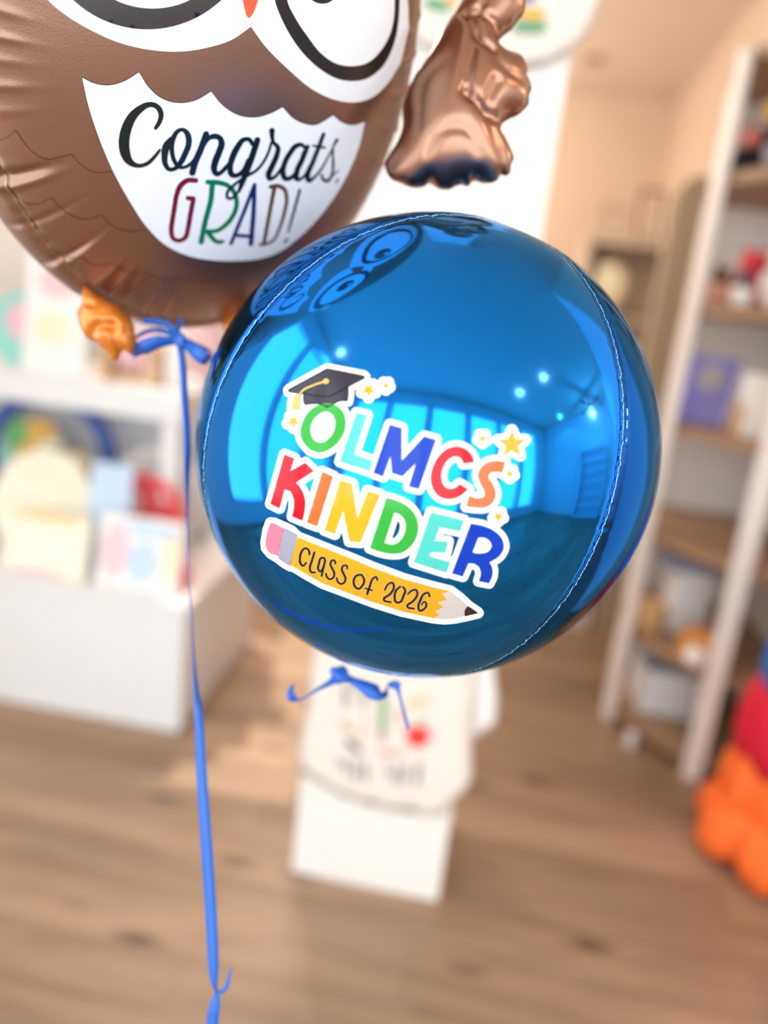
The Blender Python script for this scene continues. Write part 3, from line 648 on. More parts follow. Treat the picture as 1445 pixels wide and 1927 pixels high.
crs = [(R2([(700,165),(780,185),(880,225),(915,262)]), 5, .30), (R2([(690,150),(740,260),(770,340),(800,380),(860,400)]), 6, .28), (R2([(850,50),(800,120),(760,175)]), 5, .2),
       (R2([(740,330),(725,450),(700,560),(690,690)]), 7, .16), (R2([(690,690),(760,750),(810,790),(940,805)]), 6, .28), (R2([(860,420),(885,500),(960,540),(1110,560)]), 6, .16), (R2([(880,600),(830,700),(810,780)]), 6, .2),
       (R2([(820,800),(880,930),(960,1080)]), 7, .16), (R2([(470,1010),(500,940),(580,895),(680,895),(740,940),(770,1010)]), 7, .10)]
inflated('wing', cv(wing, corner=75, n=4), M['foil_copper'], owl, .642, .033, crs, 6, tilt=(-.0001, 0))
foot = Z(100, 520, 4.25, [(238,75),(285,92),(335,135),(400,175),(460,205),(520,240),(560,280),(610,330),(645,385),(650,440),(668,500),(655,560),(640,600),(622,628),(590,605),(562,595),(540,612),(530,650),(505,675),(480,668),(440,620),(390,575),(350,530),(310,518),(270,498),(245,460),(218,410),(205,350),(193,300),(210,255),(232,200),(236,130)])
fc = [(Z(100, 520, 4.25, [(235,250),(300,238),(355,262)]), 5, .3), (Z(100, 520, 4.25, [(305,515),(370,470),(425,430),(520,425)]), 6, .38), (Z(100, 520, 4.25, [(545,600),(550,540),(520,430)]), 6, .3), (Z(100, 520, 4.25, [(232,210),(260,300),(210,350)]), 4, .25), (Z(100, 520, 4.25, [(455,330),(425,430)]), 5, .2), (Z(100, 520, 4.25, [(640,400),(600,500),(650,590)]), 5, .2)]
inflated('foot', cv(foot, corner=70, n=4), M['foil_orange'], owl, .672, .020, fc, 4)
f2 = [(x*.8+300, y*.8+130) for x, y in cv(foot, corner=70, n=4)]
inflated('foot', f2, M['foil_orange'], owl, .76, .015, (), 6)

# ------------------------------------------------------------------ ribbons
def strip(name, path, m, parent, n=8, nrm=None):
    """path: (x, y, depth, width px, twist deg) photo pixels; a thin satin band"""
    P = [np.array(p, float) for p in path]; Q = []
    for i in range(len(P)-1):
        p0, p1, p2, p3 = P[max(i-1, 0)], P[i], P[i+1], P[min(i+2, len(P)-1)]
        for k in range(n):
            s = k/n; Q.append(.5*((2*p1)+(-p0+p2)*s+(2*p0-5*p1+4*p2-p3)*s*s+(-p0+3*p1-3*p2+p3)*s**3))
    Q.append(P[-1]); pts = [at(q[0], q[1], q[2]) for q in Q]; vs = []; fs = []; th = .00025
    for i, q in enumerate(Q):
        t = pts[min(i+1, len(Q)-1)]-pts[max(i-1, 0)]; t /= np.linalg.norm(t); f = CP-pts[i]; f /= np.linalg.norm(f)
        sd = np.cross(t, f); sd /= np.linalg.norm(sd); fn = np.cross(sd, t); a = math.radians(q[4]); wv = (sd*math.cos(a)+fn*math.sin(a)); nn = np.cross(t, wv)
        hw = max(q[3], .5)/2/FPX*q[2]
        vs += [pts[i]-wv*hw+nn*th, pts[i]+wv*hw+nn*th, pts[i]+wv*hw-nn*th, pts[i]-wv*hw-nn*th]
    for i in range(len(Q)-1):
        for k in range(4): fs.append((4*i+k, 4*i+(k+1) % 4, 4*i+4+(k+1) % 4, 4*i+4+k))
    fs += [(3, 2, 1, 0), tuple(4*(len(Q)-1)+k for k in range(4))]
    return mesh_obj(name, vs, fs, m, parent, True)
d0 = .69
rb = thing('balloon_ribbon', 'long blue satin ribbon hanging from the owl balloon down to the floor', 'ribbon', at(338, 640, d0))
MB().blob(at(338, 641, d0-.004), (.0065, .005, .0065), lump=.12, seed=2).build('knot', M['ribbon'], rb, True)
strip('loop', [(338,640,d0,13,0),(318,642,d0-.006,17,15),(292,645,d0-.012,25,20),(268,655,d0-.012,30,25),(252,664,d0-.004,20,50),(250,655,d0+.006,8,80),(258,634,d0+.010,10,60),(285,622,d0+.008,9,30),(312,624,d0+.004,10,10),(336,638,d0,9,0)], M['ribbon'], rb)
strip('loop', [(338,641,d0,14,0),(352,649,d0-.006,20,-10),(370,662,d0-.012,29,-20),(386,676,d0-.012,26,-30),(396,672,d0-.002,14,-70),(392,660,d0+.008,10,-60),(370,650,d0+.008,12,-40),(345,640,d0+.002,10,0)], M['ribbon'], rb)
strip('tie', [(338,641,d0,11,0),(322,616,d0+.004,12,30),(300,606,d0+.008,12,10),(268,604,d0+.01,10,0)], M['ribbon'], rb)
strip('tie', [(338,641,d0,11,0),(334,622,d0+.006,10,30),(342,600,d0+.014,10,20)], M['ribbon'], rb)
strip('tail', [(338,642,d0,12,0),(344,690,d0-.006,13,10),(348,760,d0-.008,13,15),(352,830,d0-.01,13,20),(352,920,d0-.012,13,62),(354,1050,d0-.015,13,82),(362,1200,d0-.018,13,80),(369,1300,d0-.02,14,50),(374,1345,d0-.022,16,15),(379,1450,d0-.025,19,5),(388,1580,d0-.028,21,0),(396,1700,d0-.03,21,0),(401,1800,d0-.032,20,0),(403,1845,d0-.033,14,10),(407,1866,d0-.033,5,60)], M['ribbon'], rb)
strip('curled_end', [(407,1866,d0-.033,6,0),(418,1866,d0-.036,8,0),(427,1855,d0-.038,8,20),(431,1838,d0-.038,7,50),(436,1822,d0-.036,4,40)], M['ribbon'], rb)
q = at(407, 1866, d0-.033)
strip('tail', [(407,1864,d0-.033,5,60),(406,1880,d0-.034,16,10),(402,1905,d0-.034,22,0),(400,1927,d0-.034,22,0),(400,2050,d0-.035,22,0),(404,2300,d0-.035,22,20),(410,2900,d0-.035,20,60)], M['ribbon'], rb)
d1 = .70
r2 = thing('bow_ribbon', 'short blue satin bow tied under the round blue balloon', 'ribbon', at(640, 1272, d1))
MB().blob(at(640, 1270, d1-.004), (.0085, .007, .009), lump=.15, seed=5).build('knot', M['ribbon'], r2, True)
strip('curled_tail', [(640,1272,d1,24,0),(622,1284,d1-.004,13,20),(600,1296,d1-.008,8,40),(578,1310,d1-.010,6,60),(562,1317,d1-.011,6,40),(549,1312,d1-.014,16,0),(547,1300,d1-.014,11,0),(553,1288,d1-.012,3,0)], M['ribbon'], r2)
strip('loop', [(642,1268,d1,14,0),(662,1280,d1-.006,14,10),(685,1292,d1-.01,24,10),(706,1303,d1-.01,30,15),(722,1306,d1-.006,20,50),(728,1294,d1,8,70),(735,1288,d1+.002,9,40)], M['ribbon'], r2)
strip('tail', [(730,1288,d1+.002,10,0),(746,1292,d1,11,20),(752,1310,d1,6,30),(760,1340,d1-.002,6,40),(768,1372,d1-.004,7,20)], M['ribbon'], r2)
MB().blob(at(744, 1290, d1-.001), (.005, .004, .004), lump=.2, seed=9).build('knot', M['ribbon'], r2, True)

# ================================================================== SHIRTS ON THE PILLAR
M['shirt'] = mat('cream_cotton', (0.80, 0.74, 0.68), 0.9, bump=0.3, bump_scale=700)
M['shirt_white'] = mat('white_cotton', (0.84, 0.82, 0.80), 0.9, bump=0.3, bump_scale=700)
prn = {k: mat('print_'+k, srgb(*c), 0.8) for k, c in dict(grey=(150, 145, 142), dark=(85, 88, 82), gold=(205, 165, 95), green=(125, 170, 115), brown=(190, 130, 80), orange=(245, 190, 120), red=(235, 60, 55), rose=(215, 165, 145), blue=(70, 100, 170), yellow=(245, 180, 60), mint=(110, 165, 125), leaf=(150, 185, 130)).items()}
def garment(name, loop, Y, th, m, parent, bulge=.012):
    P, T = fill([loop], 14); N = len(P); vs = []; q = np.array(loop); ed = set(); cnt = {}
    for t in T:
        for a, b in ((t[0], t[1]), (t[1], t[2]), (t[2], t[0])): k = (min(a, b), max(a, b)); cnt[k] = cnt.get(k, 0)+1
    for k, c in cnt.items():
        if c == 1: ed.update(k)
    for i, p in enumerate(P):
        d = min(seg_dist(np.array([p[0]]), np.array([p[1]]), a, b)[0][0] for a, b in zip(loop, loop[1:]+loop[:1]))
        w = at_y(p[0], p[1], Y); k = min(1, d/30); s = math.sqrt(1-(1-k)**2)
        w[1] -= th/2*s+bulge*math.sin(w[0]*55)*s*.25; vs.append(w)
    for i, p in enumerate(P):
        w = at_y(p[0], p[1], Y); w[1] += 0 if i in ed else .002; vs.append(w)
    m_ = {i: (i if i in ed else i+N) for i in range(N)}
    fs = [tuple(int(i) for i in t)[::-1] for t in T]+[tuple(m_[int(i)] for i in t) for t in T]
    return mesh_obj(name, vs, fs, m, parent, True)
def print_on(name, loops, Y, m, parent):
    P, T = fill(loops, 20); vs = [at_y(p[0], p[1], Y) for p in P]
    bm = [tuple(int(i) for i in t)[::-1] for t in T]
    return mesh_obj(name, vs, bm, m, parent)
Y1 = 1.640
t = thing('hanging_shirt', 'cream shirt with a colourful print and red apple hung low on the white pillar', 'shirt', (-.13, Y1, .9))
garment('shirt_body', cv([(625,905),(700,880),(735,905),(800,915),(850,895),(905,935),(925,1010),(900,1060),(895,1200),(888,1395),(882,1478),(866,1500),(845,1518),(830,1532),(790,1530),(740,1524),(690,1512),(645,1498),(600,1472),(566,1455),(563,1435),(578,1330),(588,1250),(596,1100),(590,1000),(600,940)], corner=50), Y1, .016, M['shirt'], t)
R8 = lambda p: Z(500, 1220, 3.01, p)
yp = Y1-.0125
pr = MB()
prl = [('grey', [[(455,220,26),(450,330,24)], [(545,210,26),(550,330,24)], [(455,220,14),(500,200,14),(545,215,14)]]), ('gold', [[(435,430,30),(485,460,32)], [(535,495,30),(545,480,24)]]), ('dark', [[(465,530,34),(525,578,36)]]),
       ('green', [[(665,290,34),(660,470,30)]]), ('brown', [[(655,495,30),(655,515,26)]]), ('orange', [[(815,322,30),(905,300,30)]]), ('rose', [[(650,592,26),(775,592,26)], [(560,405,22),(575,410,22)], [(755,360,34),(765,420,30)]]),
       ('grey', [[(410,620,16),(425,670,16)], [(455,640,18),(460,720,16)], [(510,640,24),(505,740,22)], [(560,660,22),(565,745,22)], [(690,660,16),(710,740,16)], [(745,670,18),(735,770,16)], [(790,665,24),(780,770,22)], [(870,660,24),(855,770,22)]]), ('leaf', [[(880,410,26),(900,405,20)]])]
for i, (c_, ls) in enumerate(prl):
    for l in ([[q] for q in ls] if len(ls) < 5 else [ls[:4], ls[4:]]): print_on('print_motif' if len(ls) < 5 else 'lettering', strokes([R8(q) for q in l], 0, 1.0, 3), yp, prn[c_], t)
print_on('apple_print', [cv(R8([(800,455),(830,438),(860,448),(895,440),(922,468),(925,510),(900,548),(860,562),(820,548),(795,510)]))], yp-.0004, prn['red'], t)
t2 = thing('hanging_shirt', 'plain white shirt with its sleeve poking out behind the apple shirt', 'shirt', (.05, 1.655, .9))
garment('shirt_body', cv([(760,960),(900,950),(925,1100),(930,1250),(936,1330),(930,1366),(905,1384),(880,1400),(855,1420),(780,1420),(700,1400),(720,1200)], corner=50), 1.656, .010, M['shirt_white'], t2)
t3 = thing('hanging_shirt', 'cream shirt with blue, yellow and green print hung high on the pillar', 'shirt', (-.05, 1.64, 2.1))
garment('shirt_body', cv([(740,-330),(860,-350),(930,-340),(1010,-355),(1110,-330),(1190,-240),(1200,-160),(1140,-130),(1132,-40),(1125,12),(1112,55),(1075,92),(1010,122),(940,128),(880,118),(820,98),(776,70),(760,20),(752,-100),(760,-200),(700,-150),(690,-250)], corner=50), Y1, .016, M['shirt'], t3)
for c_, l in (('blue', [(930,-20,26),(985,-6,20),(1000,-8,16)]), ('yellow', [(975,24,18),(1015,26,20)]), ('green', [(975,50,22),(1018,50,22)]), ('mint', [(812,6,26),(835,12,22)]), ('yellow', [(846,-2,16),(850,2,16)])):
    print_on('print_motif', strokes([l], 0, 1.0, 3), yp, prn[c_ if c_ != 'green' else 'mint'], t3)

# ================================================================== WHITE DISPLAY TABLE, LEFT
tx0, tx1, ty0, ty1 = LEFT_X+.05, -.845, 2.167, 2.93
t = thing('display_table', 'white two-tier display table standing left of the pillar', 'table', ((tx0+tx1)/2, 2.55, 0))
MB().box((tx0, ty0+.012, 0), (tx1-.012, ty1, .425), bev=.003).build('base_cabinet', M['white'], t)
MB().box((tx0, ty0, .425), (tx1, ty1, .465), bev=.004).build('lower_top', M['white'], t)
for yy in (2.46, 2.86): MB().box((-1.08, yy, .465), (-1.02, yy+.04, .99), bev=.003).build('upright', M['white'], t)
MB().box((tx0, 2.46, .465), (tx0+.03, 2.9, 1.0)).build('upright', M['white'], t)
MB().box((tx0, 2.44, .985), (-1.0, 2.93, 1.085), bev=.005).build('upper_shelf', M['white'], t)
MB().box((tx0+.03, 2.9, .465), (-1.02, 2.915, .985)).build('back_panel', M['white'], t)
pal = {k: mat('pastel_'+k, srgb(*c), 0.55, noise=.05) for k, c in dict(cream=(250, 240, 205), pale=(250, 246, 225), blue=(60, 95, 190), sky=(200, 222, 246), red=(238, 95, 95), pink=(248, 190, 205), teal=(150, 220, 210), gold=(240, 190, 100), green=(110, 180, 110), tan=(205, 150, 100), mauve=(200, 175, 195), lemon=(250, 232, 130), white=(245, 244, 242), rose=(240, 205, 210)).items()}
def plate(label, c, r, mats, tilt=.25, group=None, face=None, cat='plate', name='round_plate'):
    """round dish leaning back, rim + face"""
    t = thing(name, label, cat, (c[0], c[1], c[2]), group); c = V(*c)
    ey = V(0, math.sin(tilt), math.cos(tilt)); ez = V(0, -math.cos(tilt), math.sin(tilt)); ex = V(1, 0, 0); o = c+ey*r
    prof = [(0, 0), (.72, 0), (.80, .10), (.98, .14), (1.0, .17), (.98, .18), (.8, .145), (.7, .05), (0, .045)]
    vs, fs = [], []; n = 40
    for a_, h in prof:
        for k in range(n): a = 2*math.pi*k/n; vs.append(o+(ex*math.cos(a)+ey*math.sin(a))*a_*r+ez*(h*r))
    for i in range(len(prof)-1):
        for k in range(n): fs.append((i*n+k, i*n+(k+1) % n, (i+1)*n+(k+1) % n, (i+1)*n+k))
    mesh_obj('rim', vs, fs, mats[0], t, True)
    for (dx, dz, w, h, m) in (face or []):
        MB().prism([(w*math.cos(a), h*math.sin(a)) for a in np.linspace(0, 2*math.pi, 24, endpoint=False)], 0, .0015, frame=(o+ex*dx+ey*dz+ez*.05*r, ex, ey, ez)).build('motif', m, t)
    return t
def board_item(name, label, cat, x0, x1, y, z0, z1, m, th=.012, tilt=.15, motifs=(), bev=.003, border=None):
    t = thing(name, label, cat, ((x0+x1)/2, y, z0)); ey = V(0, math.sin(tilt), math.cos(tilt)); ez = V(0, -math.cos(tilt), math.sin(tilt)); ex = V(1, 0, 0)
    w = x1-x0; h = z1-z0; o = V(x0, y, z0)
    MB().prism([(0.004, 0), (w-.004, 0), (w, .004), (w, h-.004), (w-.004, h), (.004, h), (0, h-.004), (0, .004)], 0, th, frame=(o, ex, ey, ez)).build('panel', m, t)
    if border: 
        b = MB()
        for a, c in (((0, 0), (w, .02)), ((0, h-.02), (w, h)), ((0, 0), (.02, h)), ((w-.02, 0), (w, h))): b.prism([a, (c[0], a[1]), c, (a[0], c[1])], th, th+.003, frame=(o, ex, ey, ez))
        b.build('border', border, t)
    for (cx, cz, rw, rh, mm) in motifs:
        MB().prism([(rw*math.cos(a)*w, rh*math.sin(a)*h) for a in np.linspace(0, 2*math.pi, 20, endpoint=False)], th, th+.002, frame=(o+ex*cx*w+ey*cz*h, ex, ey, ez)).build('motif', mm, t)
    return t
ZT = .466
# front row on the lower tier
board_item('picture_card', 'square cream card leaning at the front of the lower tier', 'card', -1.505, -1.215, 2.22, ZT, ZT+.205, pal['pale'], .02, .2, [(.5, .93, .45, .05, pal['gold']), (.45, .06, .4, .05, pal['rose'])])
board_item('picture_card', 'white card with pale blue and pink pattern by the table corner', 'card', -1.175, -.90, 2.22, ZT, ZT+.235, pal['white'], .02, .22, [(.2, .5, .17, .4, pal['rose']), (.55, .4, .2, .3, pal['sky']), (.88, .5, .1, .4, pal['cream']), (.6, .85, .35, .1, pal['sky'])])
plate('large pale yellow round plate with a blue edge motif, behind the cream card', (-1.46, 2.36, ZT), .185, [pal['pale']], .22, face=[(-.03, -.11, .075, .03, pal['sky']), (-.05, -.12, .022, .024, pal['lemon']), (.05, -.10, .05, .02, pal['sky'])])
board_item('picture_card', 'tall pale blue card between the yellow plate and red plate', 'card', -1.275, -1.13, 2.33, ZT, ZT+.37, pal['sky'], .012, .12, [(.5, .3, .3, .2, pal['white'])])
plate('coral red round plate with a white spot in the middle', (-1.13, 2.42, ZT), .165, [pal['red']], .2, face=[(.04, -.06, .045, .05, pal['white']), (-.06, .05, .05, .05, pal['rose'])])
plate('white round plate standing at the back under the upper shelf', (-1.17, 2.66, ZT), .19, [pal['white']], .15, face=[(.03, .1, .07, .03, pal['sky'])])
t = thing('floral_wreath', 'blue ring wreath with gold and green flowers on the lower tier', 'wreath', (-1.66, 2.74, ZT))
ring = [V(-1.66+.25*math.cos(a), 2.74+.04*math.sin(a), ZT+.262+.23*math.sin(a)) for a in np.linspace(0, 2*math.pi, 49)]
MB().tube(ring, .028, 12).build('ring', pal['blue'], t, True)
for i, (dx, dz, r, m) in enumerate([(-.08, .10, .07, 'green'), (.0, .13, .06, 'gold'), (-.05, .03, .085, 'gold'), (.04, .05, .06, 'pale'), (-.12, .02, .05, 'teal'), (.10, .0, .05, 'gold')]):
    MB().blob((-1.66+dx, 2.69, ZT+.24+dz), (r, .03, r), lump=.1, seed=i).build('flower', pal[m], t, True)
t = thing('cream_mug', 'cream cylinder mug standing before the blue wreath', 'mug', (-1.46, 2.5, ZT))
MB().tube([(-1.455, 2.52, ZT), (-1.455, 2.52, ZT+.345)], [.075, .078], 28).build('cup', pal['cream'], t, True)
MB().tube([(-1.38, 2.52, ZT+.3), (-1.352, 2.52, ZT+.27), (-1.352, 2.52, ZT+.19), (-1.38, 2.52, ZT+.15)], .01, 8).build('handle', pal['gold'], t, True)
for lb, x, y, r, m, m2 in (('small red and white knobbly ornament at the right end of the lower tier', -.985, 2.40, .05, 'red', 'white'), ('small pinkish ornament in front of the red and white one', -.93, 2.30, .04, 'red', 'rose')):
    t = thing('round_ornament', lb, 'ornament', (x, y, ZT), 'ornaments at the table end')
    MB().blob((x, y, ZT+r*.95), (r, r, r), lump=.08, seed=3).build('body', pal[m], t, True)
    MB().blob((x, y, ZT+r*2.4), (r*.75, r*.75, r*.7), lump=.05, seed=4).build('head', pal[m2], t, True)
# on the upper shelf
ZU = 1.086
plate('pink and mint round plate at the far left of the upper shelf', (-1.66, 2.58, ZU), .13, [pal['teal']], .12, face=[(.0, .03, .07, .07, pal['pink'])])
board_item('picture_card', 'tall white board standing on the upper shelf', 'card', -1.60, -1.375, 2.49, ZU, ZU+.44, pal['white'], .015, .12, [(.5, .7, .3, .12, pal['rose']), (.45, .35, .3, .12, pal['cream'])])
t = thing('wooden_crate', 'small open wooden stand between the white board and white jar', 'stand', (-1.24, 2.6, ZU))
MB().box((-1.345, 2.52, ZU), (-1.31, 2.7, ZU+.16), bev=.003).build('side_board', M['wood_light'], t)
MB().box((-1.165, 2.52, ZU), (-1.13, 2.7, ZU+.14), bev=.003).build('side_board', M['wood_light'], t)
MB().box((-1.31, 2.52, ZU+.0), (-1.165, 2.7, ZU+.02)).build('bottom_board', M['wood_light'], t)
for k in range(3):
    tt = thing('gift_pouch', 'small pinkish white pouch, %s of three tucked in the wooden stand' % ('leftmost', 'middle', 'rightmost')[k], 'pouch', (-1.28+.045*k, 2.6, ZU+.02), 'pouches in the wooden stand')
    MB().blob((-1.282+.046*k, 2.6, ZU+.105), (.026, .05, .083), lump=.06, seed=k).build('pouch_body', pal['rose'], tt, True)
    MB().tube([(-1.282+.046*k, 2.6, ZU+.18), (-1.282+.046*k, 2.6, ZU+.20), (-1.282+.046*k, 2.6, ZU+.215)], [.009, .008, .018], 12).build('gathered_neck', pal['white'], tt, True)
t = thing('white_jar', 'tall plain white jar at the right end of the upper shelf', 'jar', (-1.07, 2.55, ZU))
MB().tube([(-1.07, 2.55, ZU), (-1.07, 2.55, ZU+.16), (-1.07, 2.55, ZU+.18)], [.04, .04, .03], 24).build('jar_body', pal['white'], t, True)
MB().tube([(-1.07, 2.55, ZU+.18), (-1.07, 2.55, ZU+.205)], .032, 24).build('lid', pal['white'], t, True)
t = thing('plush_toy', 'pale pink rounded plush behind the owl ribbon on the upper shelf', 'soft toy', (-1.05, 2.78, ZU))
MB().blob((-1.06, 2.78, ZU+.12), (.075, .06, .12), lump=.04, seed=6).build('body', pal['rose'], t, True); MB().blob((-1.05, 2.77, ZU+.27), (.065, .06, .06)).build('head', pal['rose'], t, True)
# tall white wall shelving behind the display table
t = thing('white_wall_unit', 'tall white shelving unit behind the display table', 'shelving', (-1.9, 3.75, 0))
MB().box((LEFT_X+.02, 3.85, 0), (-1.5, 3.88, 2.3)).build('back_panel', M['white'], t)
MB().box((-1.53, 3.6, 0), (-1.5, 3.85, 2.3)).build('side_panel', M['white'], t)
for k in range(6): MB().box((LEFT_X+.02, 3.6, .1+.42*k), (-1.53, 3.85, .13+.42*k)).build('shelf', M['white'], t)

# ================================================================== ROUNDED SHELF UNIT, RIGHT
SX, SY, SR = 1.13, 2.93, .50
shelf_z = [.05, .375, .755, 1.145, 1.545, 1.955, 2.315]
t = thing('rounded_shelf', 'tall half-round shelf unit of oak boards on white posts by the right wall', 'shelf', (SX, SY, 0))
arcp = [(SX+.02, SY+SR)]+[(SX-SR*math.sin(a)*1.0, SY+SR*math.cos(a)) for a in np.linspace(0, math.pi, 32)]+[(SX+.02, SY-SR)]
for z in shelf_z: MB().prism(arcp, z-.018, z+.018).build('shelf_board', M['wood'], t)
MB().box((SX+.02, SY-SR, .03), (SX+.035, SY+SR, 2.33)).build('back_board', M['shelf_white'], t)
MB().box((.745, 3.25, .03), (SX+.02, 3.262, 2.33)).build('rear_panel', M['shelf_white'], t)
for (px, py_) in ((.625, 2.81), (.865, 2.475), (.70, 3.20)):
    a = math.atan2(py_-SY, px-SX)
    MB().box((px-.012, py_-.032, .0), (px+.012, py_+.032, 2.33), bev=.003, rz=a).build('post', M['shelf_white'], t)
MB().box((.665, 2.60, 0.0), (.695, 2.63, .06), bev=.004).build('caster', M['white'], t)
MB().prism([(SX-(SR-.03)*math.sin(a), SY+(SR-.03)*math.cos(a)) for a in np.linspace(0, math.pi, 30)], 0, .032).build('plinth', M['dark'], t)
def on(k): return shelf_z[k]+.0185
def at_shelf(px_, py_, k): p = at_z(px_, py_, on(k)); return p
toy = {k: mat('toy_'+k, srgb(*c), .85, noise=.08) for k, c in dict(green=(80, 105, 40), teal=(60, 105, 110), pink=(240, 140, 125), black=(38, 34, 42), yellow=(225, 165, 60), grey=(165, 160, 165), red=(230, 70, 75), brown=(105, 70, 50), skin=(225, 165, 140), white=(235, 232, 228), plum=(90, 60, 85), slate=(75, 80, 95), bluegrey=(150, 160, 185), orange=(215, 145, 75), tan=(215, 170, 120)).items()}
def plush(label, x, y, z, s, body, head, ear=None, cat='soft toy', group='soft toys on the rounded shelf', name='plush_toy'):
    t = thing(name, label, cat, (x, y, z), group)
    MB().blob((x, y, z+.42*s), (.36*s, .32*s, .43*s), lump=.03, seed=1).build('body', toy[body], t, True)
    MB().blob((x-.03*s, y-.05*s, z+.98*s), (.30*s, .28*s, .27*s), lump=.02, seed=2).build('head', toy[head], t, True)
    for sg in (-1, 1):
        MB().blob((x+sg*.2*s, y, z+1.22*s), (.09*s, .05*s, .10*s)).build('ear', toy[ear or head], t, True)
        MB().blob((x+sg*.33*s, y-.12*s, z+.5*s), (.11*s, .11*s, .2*s)).build('arm', toy[body], t, True)
        MB().blob((x+sg*.18*s, y-.3*s, z+.13*s), (.13*s, .2*s, .12*s)).build('leg', toy[body], t, True)
    return t
z = on(5)
plush('dark green toy with teal head at the left edge of the toy shelf', .695, 3.0, z, .080, 'green', 'teal')
plush('black toy with a pink face on the second highest board', .705, 2.85, z, .115, 'black', 'pink', 'plum')
plush('black toy with a yellow head, tallest on the toy shelf', .83, 2.95, z, .235, 'black', 'yellow', 'black')
plush('grey and dark toy at the right of the toy shelf', .745, 2.69, z, .095, 'grey', 'slate')
plush('plum dark toy in the middle of the toy shelf', .775, 2.77, z, .12, 'slate', 'plum')
z = on(4)
plush('small brown doll with a skin coloured face on the doll shelf', .705, 2.84, z, .10, 'skin', 'brown')
plush('small doll with a white body and dark head on the doll shelf', .745, 2.72, z, .085, 'white', 'slate')
plush('bright red doll on the doll shelf', .80, 2.84, z, .15, 'red', 'red')
plush('white doll beside the red doll', .845, 2.68, z, .16, 'white', 'white')
z = on(3)
t = thing('purple_book', 'violet-blue book with a round grey emblem leaning on the shelf', 'book', (.75, 2.62, z))
ex = V(.78, -.62, 0); ex /= np.linalg.norm(ex); tl = .22; nh = V(-.62, -.78, 0); ey = V(0, 0, 1)*math.cos(tl)-nh*math.sin(tl); ez = nh*math.cos(tl)+V(0, 0, 1)*math.sin(tl); o = V(.655, 2.86, z)
M['book'] = mat('violet_cover', srgb(128, 122, 192), .5); 
MB().prism([(0, 0), (.175, 0), (.175, .235), (0, .235)], 0, .022, frame=(o, ex, ey, ez)).build('cover', M['book'], t)
MB().prism([(.09+.048*math.cos(a), .165+.048*math.sin(a)) for a in np.linspace(0, 2*math.pi, 28, endpoint=False)], .022, .0235, frame=(o, ex, ey, ez)).build('emblem', toy['grey'], t)
MB().prism([(.003, .003), (.18, .003), (.18, .232), (.003, .232)], .004, .018, frame=(o, ex, ey, ez)).build('pages', M['white_card'], t)
t = thing('boxed_toy', 'cream box with tan figure standing beside the violet book', 'box', (.9, 2.62, z))
MB().box((.80, 2.60, z), (.92, 2.70, z+.20), bev=.004, rz=-.5).build('carton', M['white_card'], t)
MB().box((.775, 2.60, z), (.80, 2.625, z+.11), bev=.01, rz=-.5).build('figure', toy['tan'], t)
z = on(1)
t = thing('fabric_roll', 'blue-grey crumpled fabric lying high in the lower shelf bay', 'fabric', (.82, 2.75, z+.24))
MB().box((.765, 2.80, z), (.90, 2.94, z+.24), bev=.006).build('storage_box', M['white'], t)
MB().blob((.81, 2.84, z+.272), (.12, .09, .045), lump=.18, seed=3, seg=32).build('cloth', toy['bluegrey'], t, True)
for lb, x, y, s, m in (('small tan cube box at the left of the lower shelf', .715, 2.84, .05, 'tan'), ('small orange box at the right of the lower shelf', .825, 2.575, .055, 'orange')):
    t = thing('gift_box', lb, 'box', (x, y, z), 'boxes on the lower shelf'); MB().box((x-s, y-s, z), (x+s, y+s, z+1.7*s), bev=.004, rz=-.6).build('carton', toy[m], t); MB().box((x-s*1.05, y-s*1.05, z+1.5*s), (x+s*1.05, y+s*1.05, z+1.8*s), bev=.004, rz=-.6).build('lid', toy[m], t)
t = thing('white_pompom', 'white fluffy ball in front of the orange box', 'ball', (.795, 2.505, z)); MB().blob((.795, 2.507, z+.035), (.035, .035, .035), lump=.06, seed=2, seg=24).build('fluff', toy['white'], t, True); MB().tube([(.795, 2.507, z+.068), (.795, 2.507, z+.08)], .004, 8).build('loop', toy['white'], t)
t = thing('storage_bin', 'white low storage bin on the bottom board', 'bin', (.83, 2.85, on(0)))
z = on(0); b = MB(); X0, X1, Y0, Y1_ = .72, .95, 2.76, 3.0
b.box((X0, Y0, z), (X1, Y0+.015, z+.17)); b.box((X0, Y1_-.015, z), (X1, Y1_, z+.17)); b.box((X0, Y0, z), (X0+.015, Y1_, z+.17)); b.box((X1-.015, Y0, z), (X1, Y1_, z+.17)); b.box((X0, Y0, z), (X1, Y1_, z+.012)); b.build('bin_body', M['white'], t)
MB().box((X0-.01, Y0-.008, z+.165), (X1+.01, Y0, z+.18)).build('rim', M['white'], t)

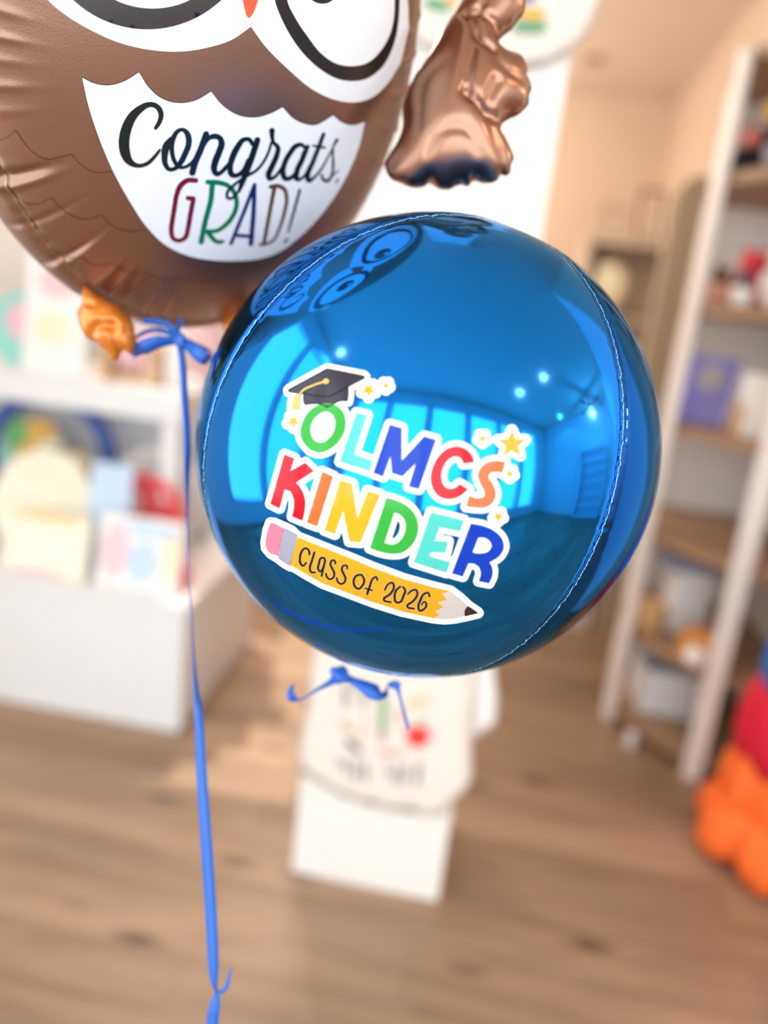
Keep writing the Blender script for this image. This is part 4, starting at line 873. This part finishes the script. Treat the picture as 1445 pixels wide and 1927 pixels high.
# ------------------------------------------------------------------ cabinet further back
t = thing('back_cabinet', 'beige open cabinet standing far back beyond the partition', 'cabinet', (.65, 4.8, 0))
cb = M['wood_light']; bg = mat('light_beige', (.70, .56, .42), .7)
MB().box((.40, 4.62, 0), (.43, 5.0, 1.9)).build('side_panel', bg, t); MB().box((.87, 4.62, 0), (.90, 5.0, 1.9)).build('side_panel', bg, t)
MB().box((.43, 4.98, 0), (.87, 5.0, 1.9)).build('back_panel', bg, t); MB().box((.39, 4.60, 1.90), (.91, 5.0, 1.935)).build('top_board', bg, t)
for zz in (.4, .9, 1.5): MB().box((.43, 4.63, zz), (.87, 4.98, zz+.025)).build('shelf', bg, t)
for i, (lb, x0, x1, h, tl, m) in enumerate((('tall dark-framed picture leaning on top of the back cabinet', .66, .80, .30, .3, toy['brown']), ('smaller olive frame leaning on top of the back cabinet', .47, .60, .19, .35, M['olive']))):
    board_item('leaning_picture', lb, 'frame', x0, x1, 4.72, 1.936, 1.936+h, bg, .01, tl, (), border=m)
t = thing('cream_cushion', 'cream cushion in the top bay of the back cabinet', 'cushion', (.56, 4.75, 1.525)); MB().blob((.57, 4.76, 1.68), (.125, .1, .15), lump=.03, seed=8).build('pad', pal['cream'], t, True); MB().tube([(.69, 4.76, 1.60), (.69, 4.76, 1.76)], .006, 8).build('piping', pal['white'], t)
t = thing('dark_vase', 'narrow dark vase in the top bay of the back cabinet', 'vase', (.77, 4.72, 1.525)); MB().tube([(.77, 4.72, 1.525), (.77, 4.72, 1.60), (.77, 4.72, 1.70), (.77, 4.72, 1.76)], [.03, .04, .025, .03], 20).build('vase_body', M['olive'], t, True); MB().tube([(.77, 4.72, 1.76), (.77, 4.72, 1.768)], .033, 20).build('lip', M['olive'], t, True)

# ================================================================== DRESS-UP COSTUME, FAR RIGHT
M['orange_cloth'] = mat('orange_tulle', srgb(255, 112, 40), .8, bump=.4, bump_scale=200, noise=.10, noise_scale=14)
M['red_cloth'] = mat('red_cloth', srgb(215, 12, 48), .75, bump=.3, bump_scale=200)
M['blue_cloth'] = mat('blue_cloth', srgb(40, 110, 195), .75, bump=.3, bump_scale=200, noise=.15, noise_scale=20)
M['pale_wood'] = mat('pale_pink_white_paint', (.78, .68, .64), .5)
t = thing('costume_rail', 'pale upright board of the rail that the costume hangs on', 'rail', (.99, 2.35, 0))
MB().box((.965, 2.33, .0), (1.015, 2.38, 1.3), bev=.004, rz=-.3).build('upright', M['pale_wood'], t)
MB().tube([(.99, 2.35, 1.28), (1.05, 1.85, 1.28)], .012, 10).build('bar', M['pale_wood'], t)
c0 = V(1.0, 2.12, 0)
t = thing('dress_up_costume', 'bright costume of blue top, red skirt and orange ruffles at the right edge', 'costume', c0)
def skirt(cx, cy, prof, folds, amp, m, name, seed=0, mi=None):
    vs, fs = [], []; n = 160
    for j, (z_, r) in enumerate(prof):
        for k in range(n):
            a = 2*math.pi*k/n; f = 1+amp*(j/(len(prof)-1))*(math.sin(folds*a+seed)+.4*math.sin(2.3*folds*a+seed*2+j*.2)); vs.append((cx+r*f*math.cos(a), cy+r*f*math.sin(a), z_+.012*math.sin(folds*a+1)*j/len(prof)))
    for j in range(len(prof)-1):
        for k in range(n): fs.append((j*n+k, j*n+(k+1) % n, (j+1)*n+(k+1) % n, (j+1)*n+k))
    o = mesh_obj(name, vs, fs, m, t, True); s = o.modifiers.new('s', 'SOLIDIFY'); s.thickness = .003; return o
skirt(c0[0], c0[1], [(.98, .05), (.93, .085), (.85, .10), (.72, .12), (.60, .135), (.54, .13)], 6, .05, M['blue_cloth'], 'blue_top')
skirt(c0[0], c0[1], [(.58, .11), (.52, .145), (.45, .155), (.38, .155), (.30, .14)], 7, .06, M['red_cloth'], 'red_skirt')
skirt(c0[0]-.01, c0[1], [(.36, .06), (.34, .12), (.28, .15), (.20, .15), (.15, .13)], 9, .13, M['orange_cloth'], 'orange_ruffle', 1)
skirt(c0[0]-.0, c0[1]-.02, [(.19, .08), (.18, .15), (.14, .195), (.07, .205), (.015, .18)], 7, .14, M['orange_cloth'], 'orange_ruffle', 3)
for k, (dx, dz, s) in enumerate(((-.105, .63, 1), (-.02, .88, 1))):
    MB().blob((c0[0]+dx, c0[1]-.06, dz), (.04, .045, .09), lump=.06, seed=k).build('sleeve', M['blue_cloth'], t, True)
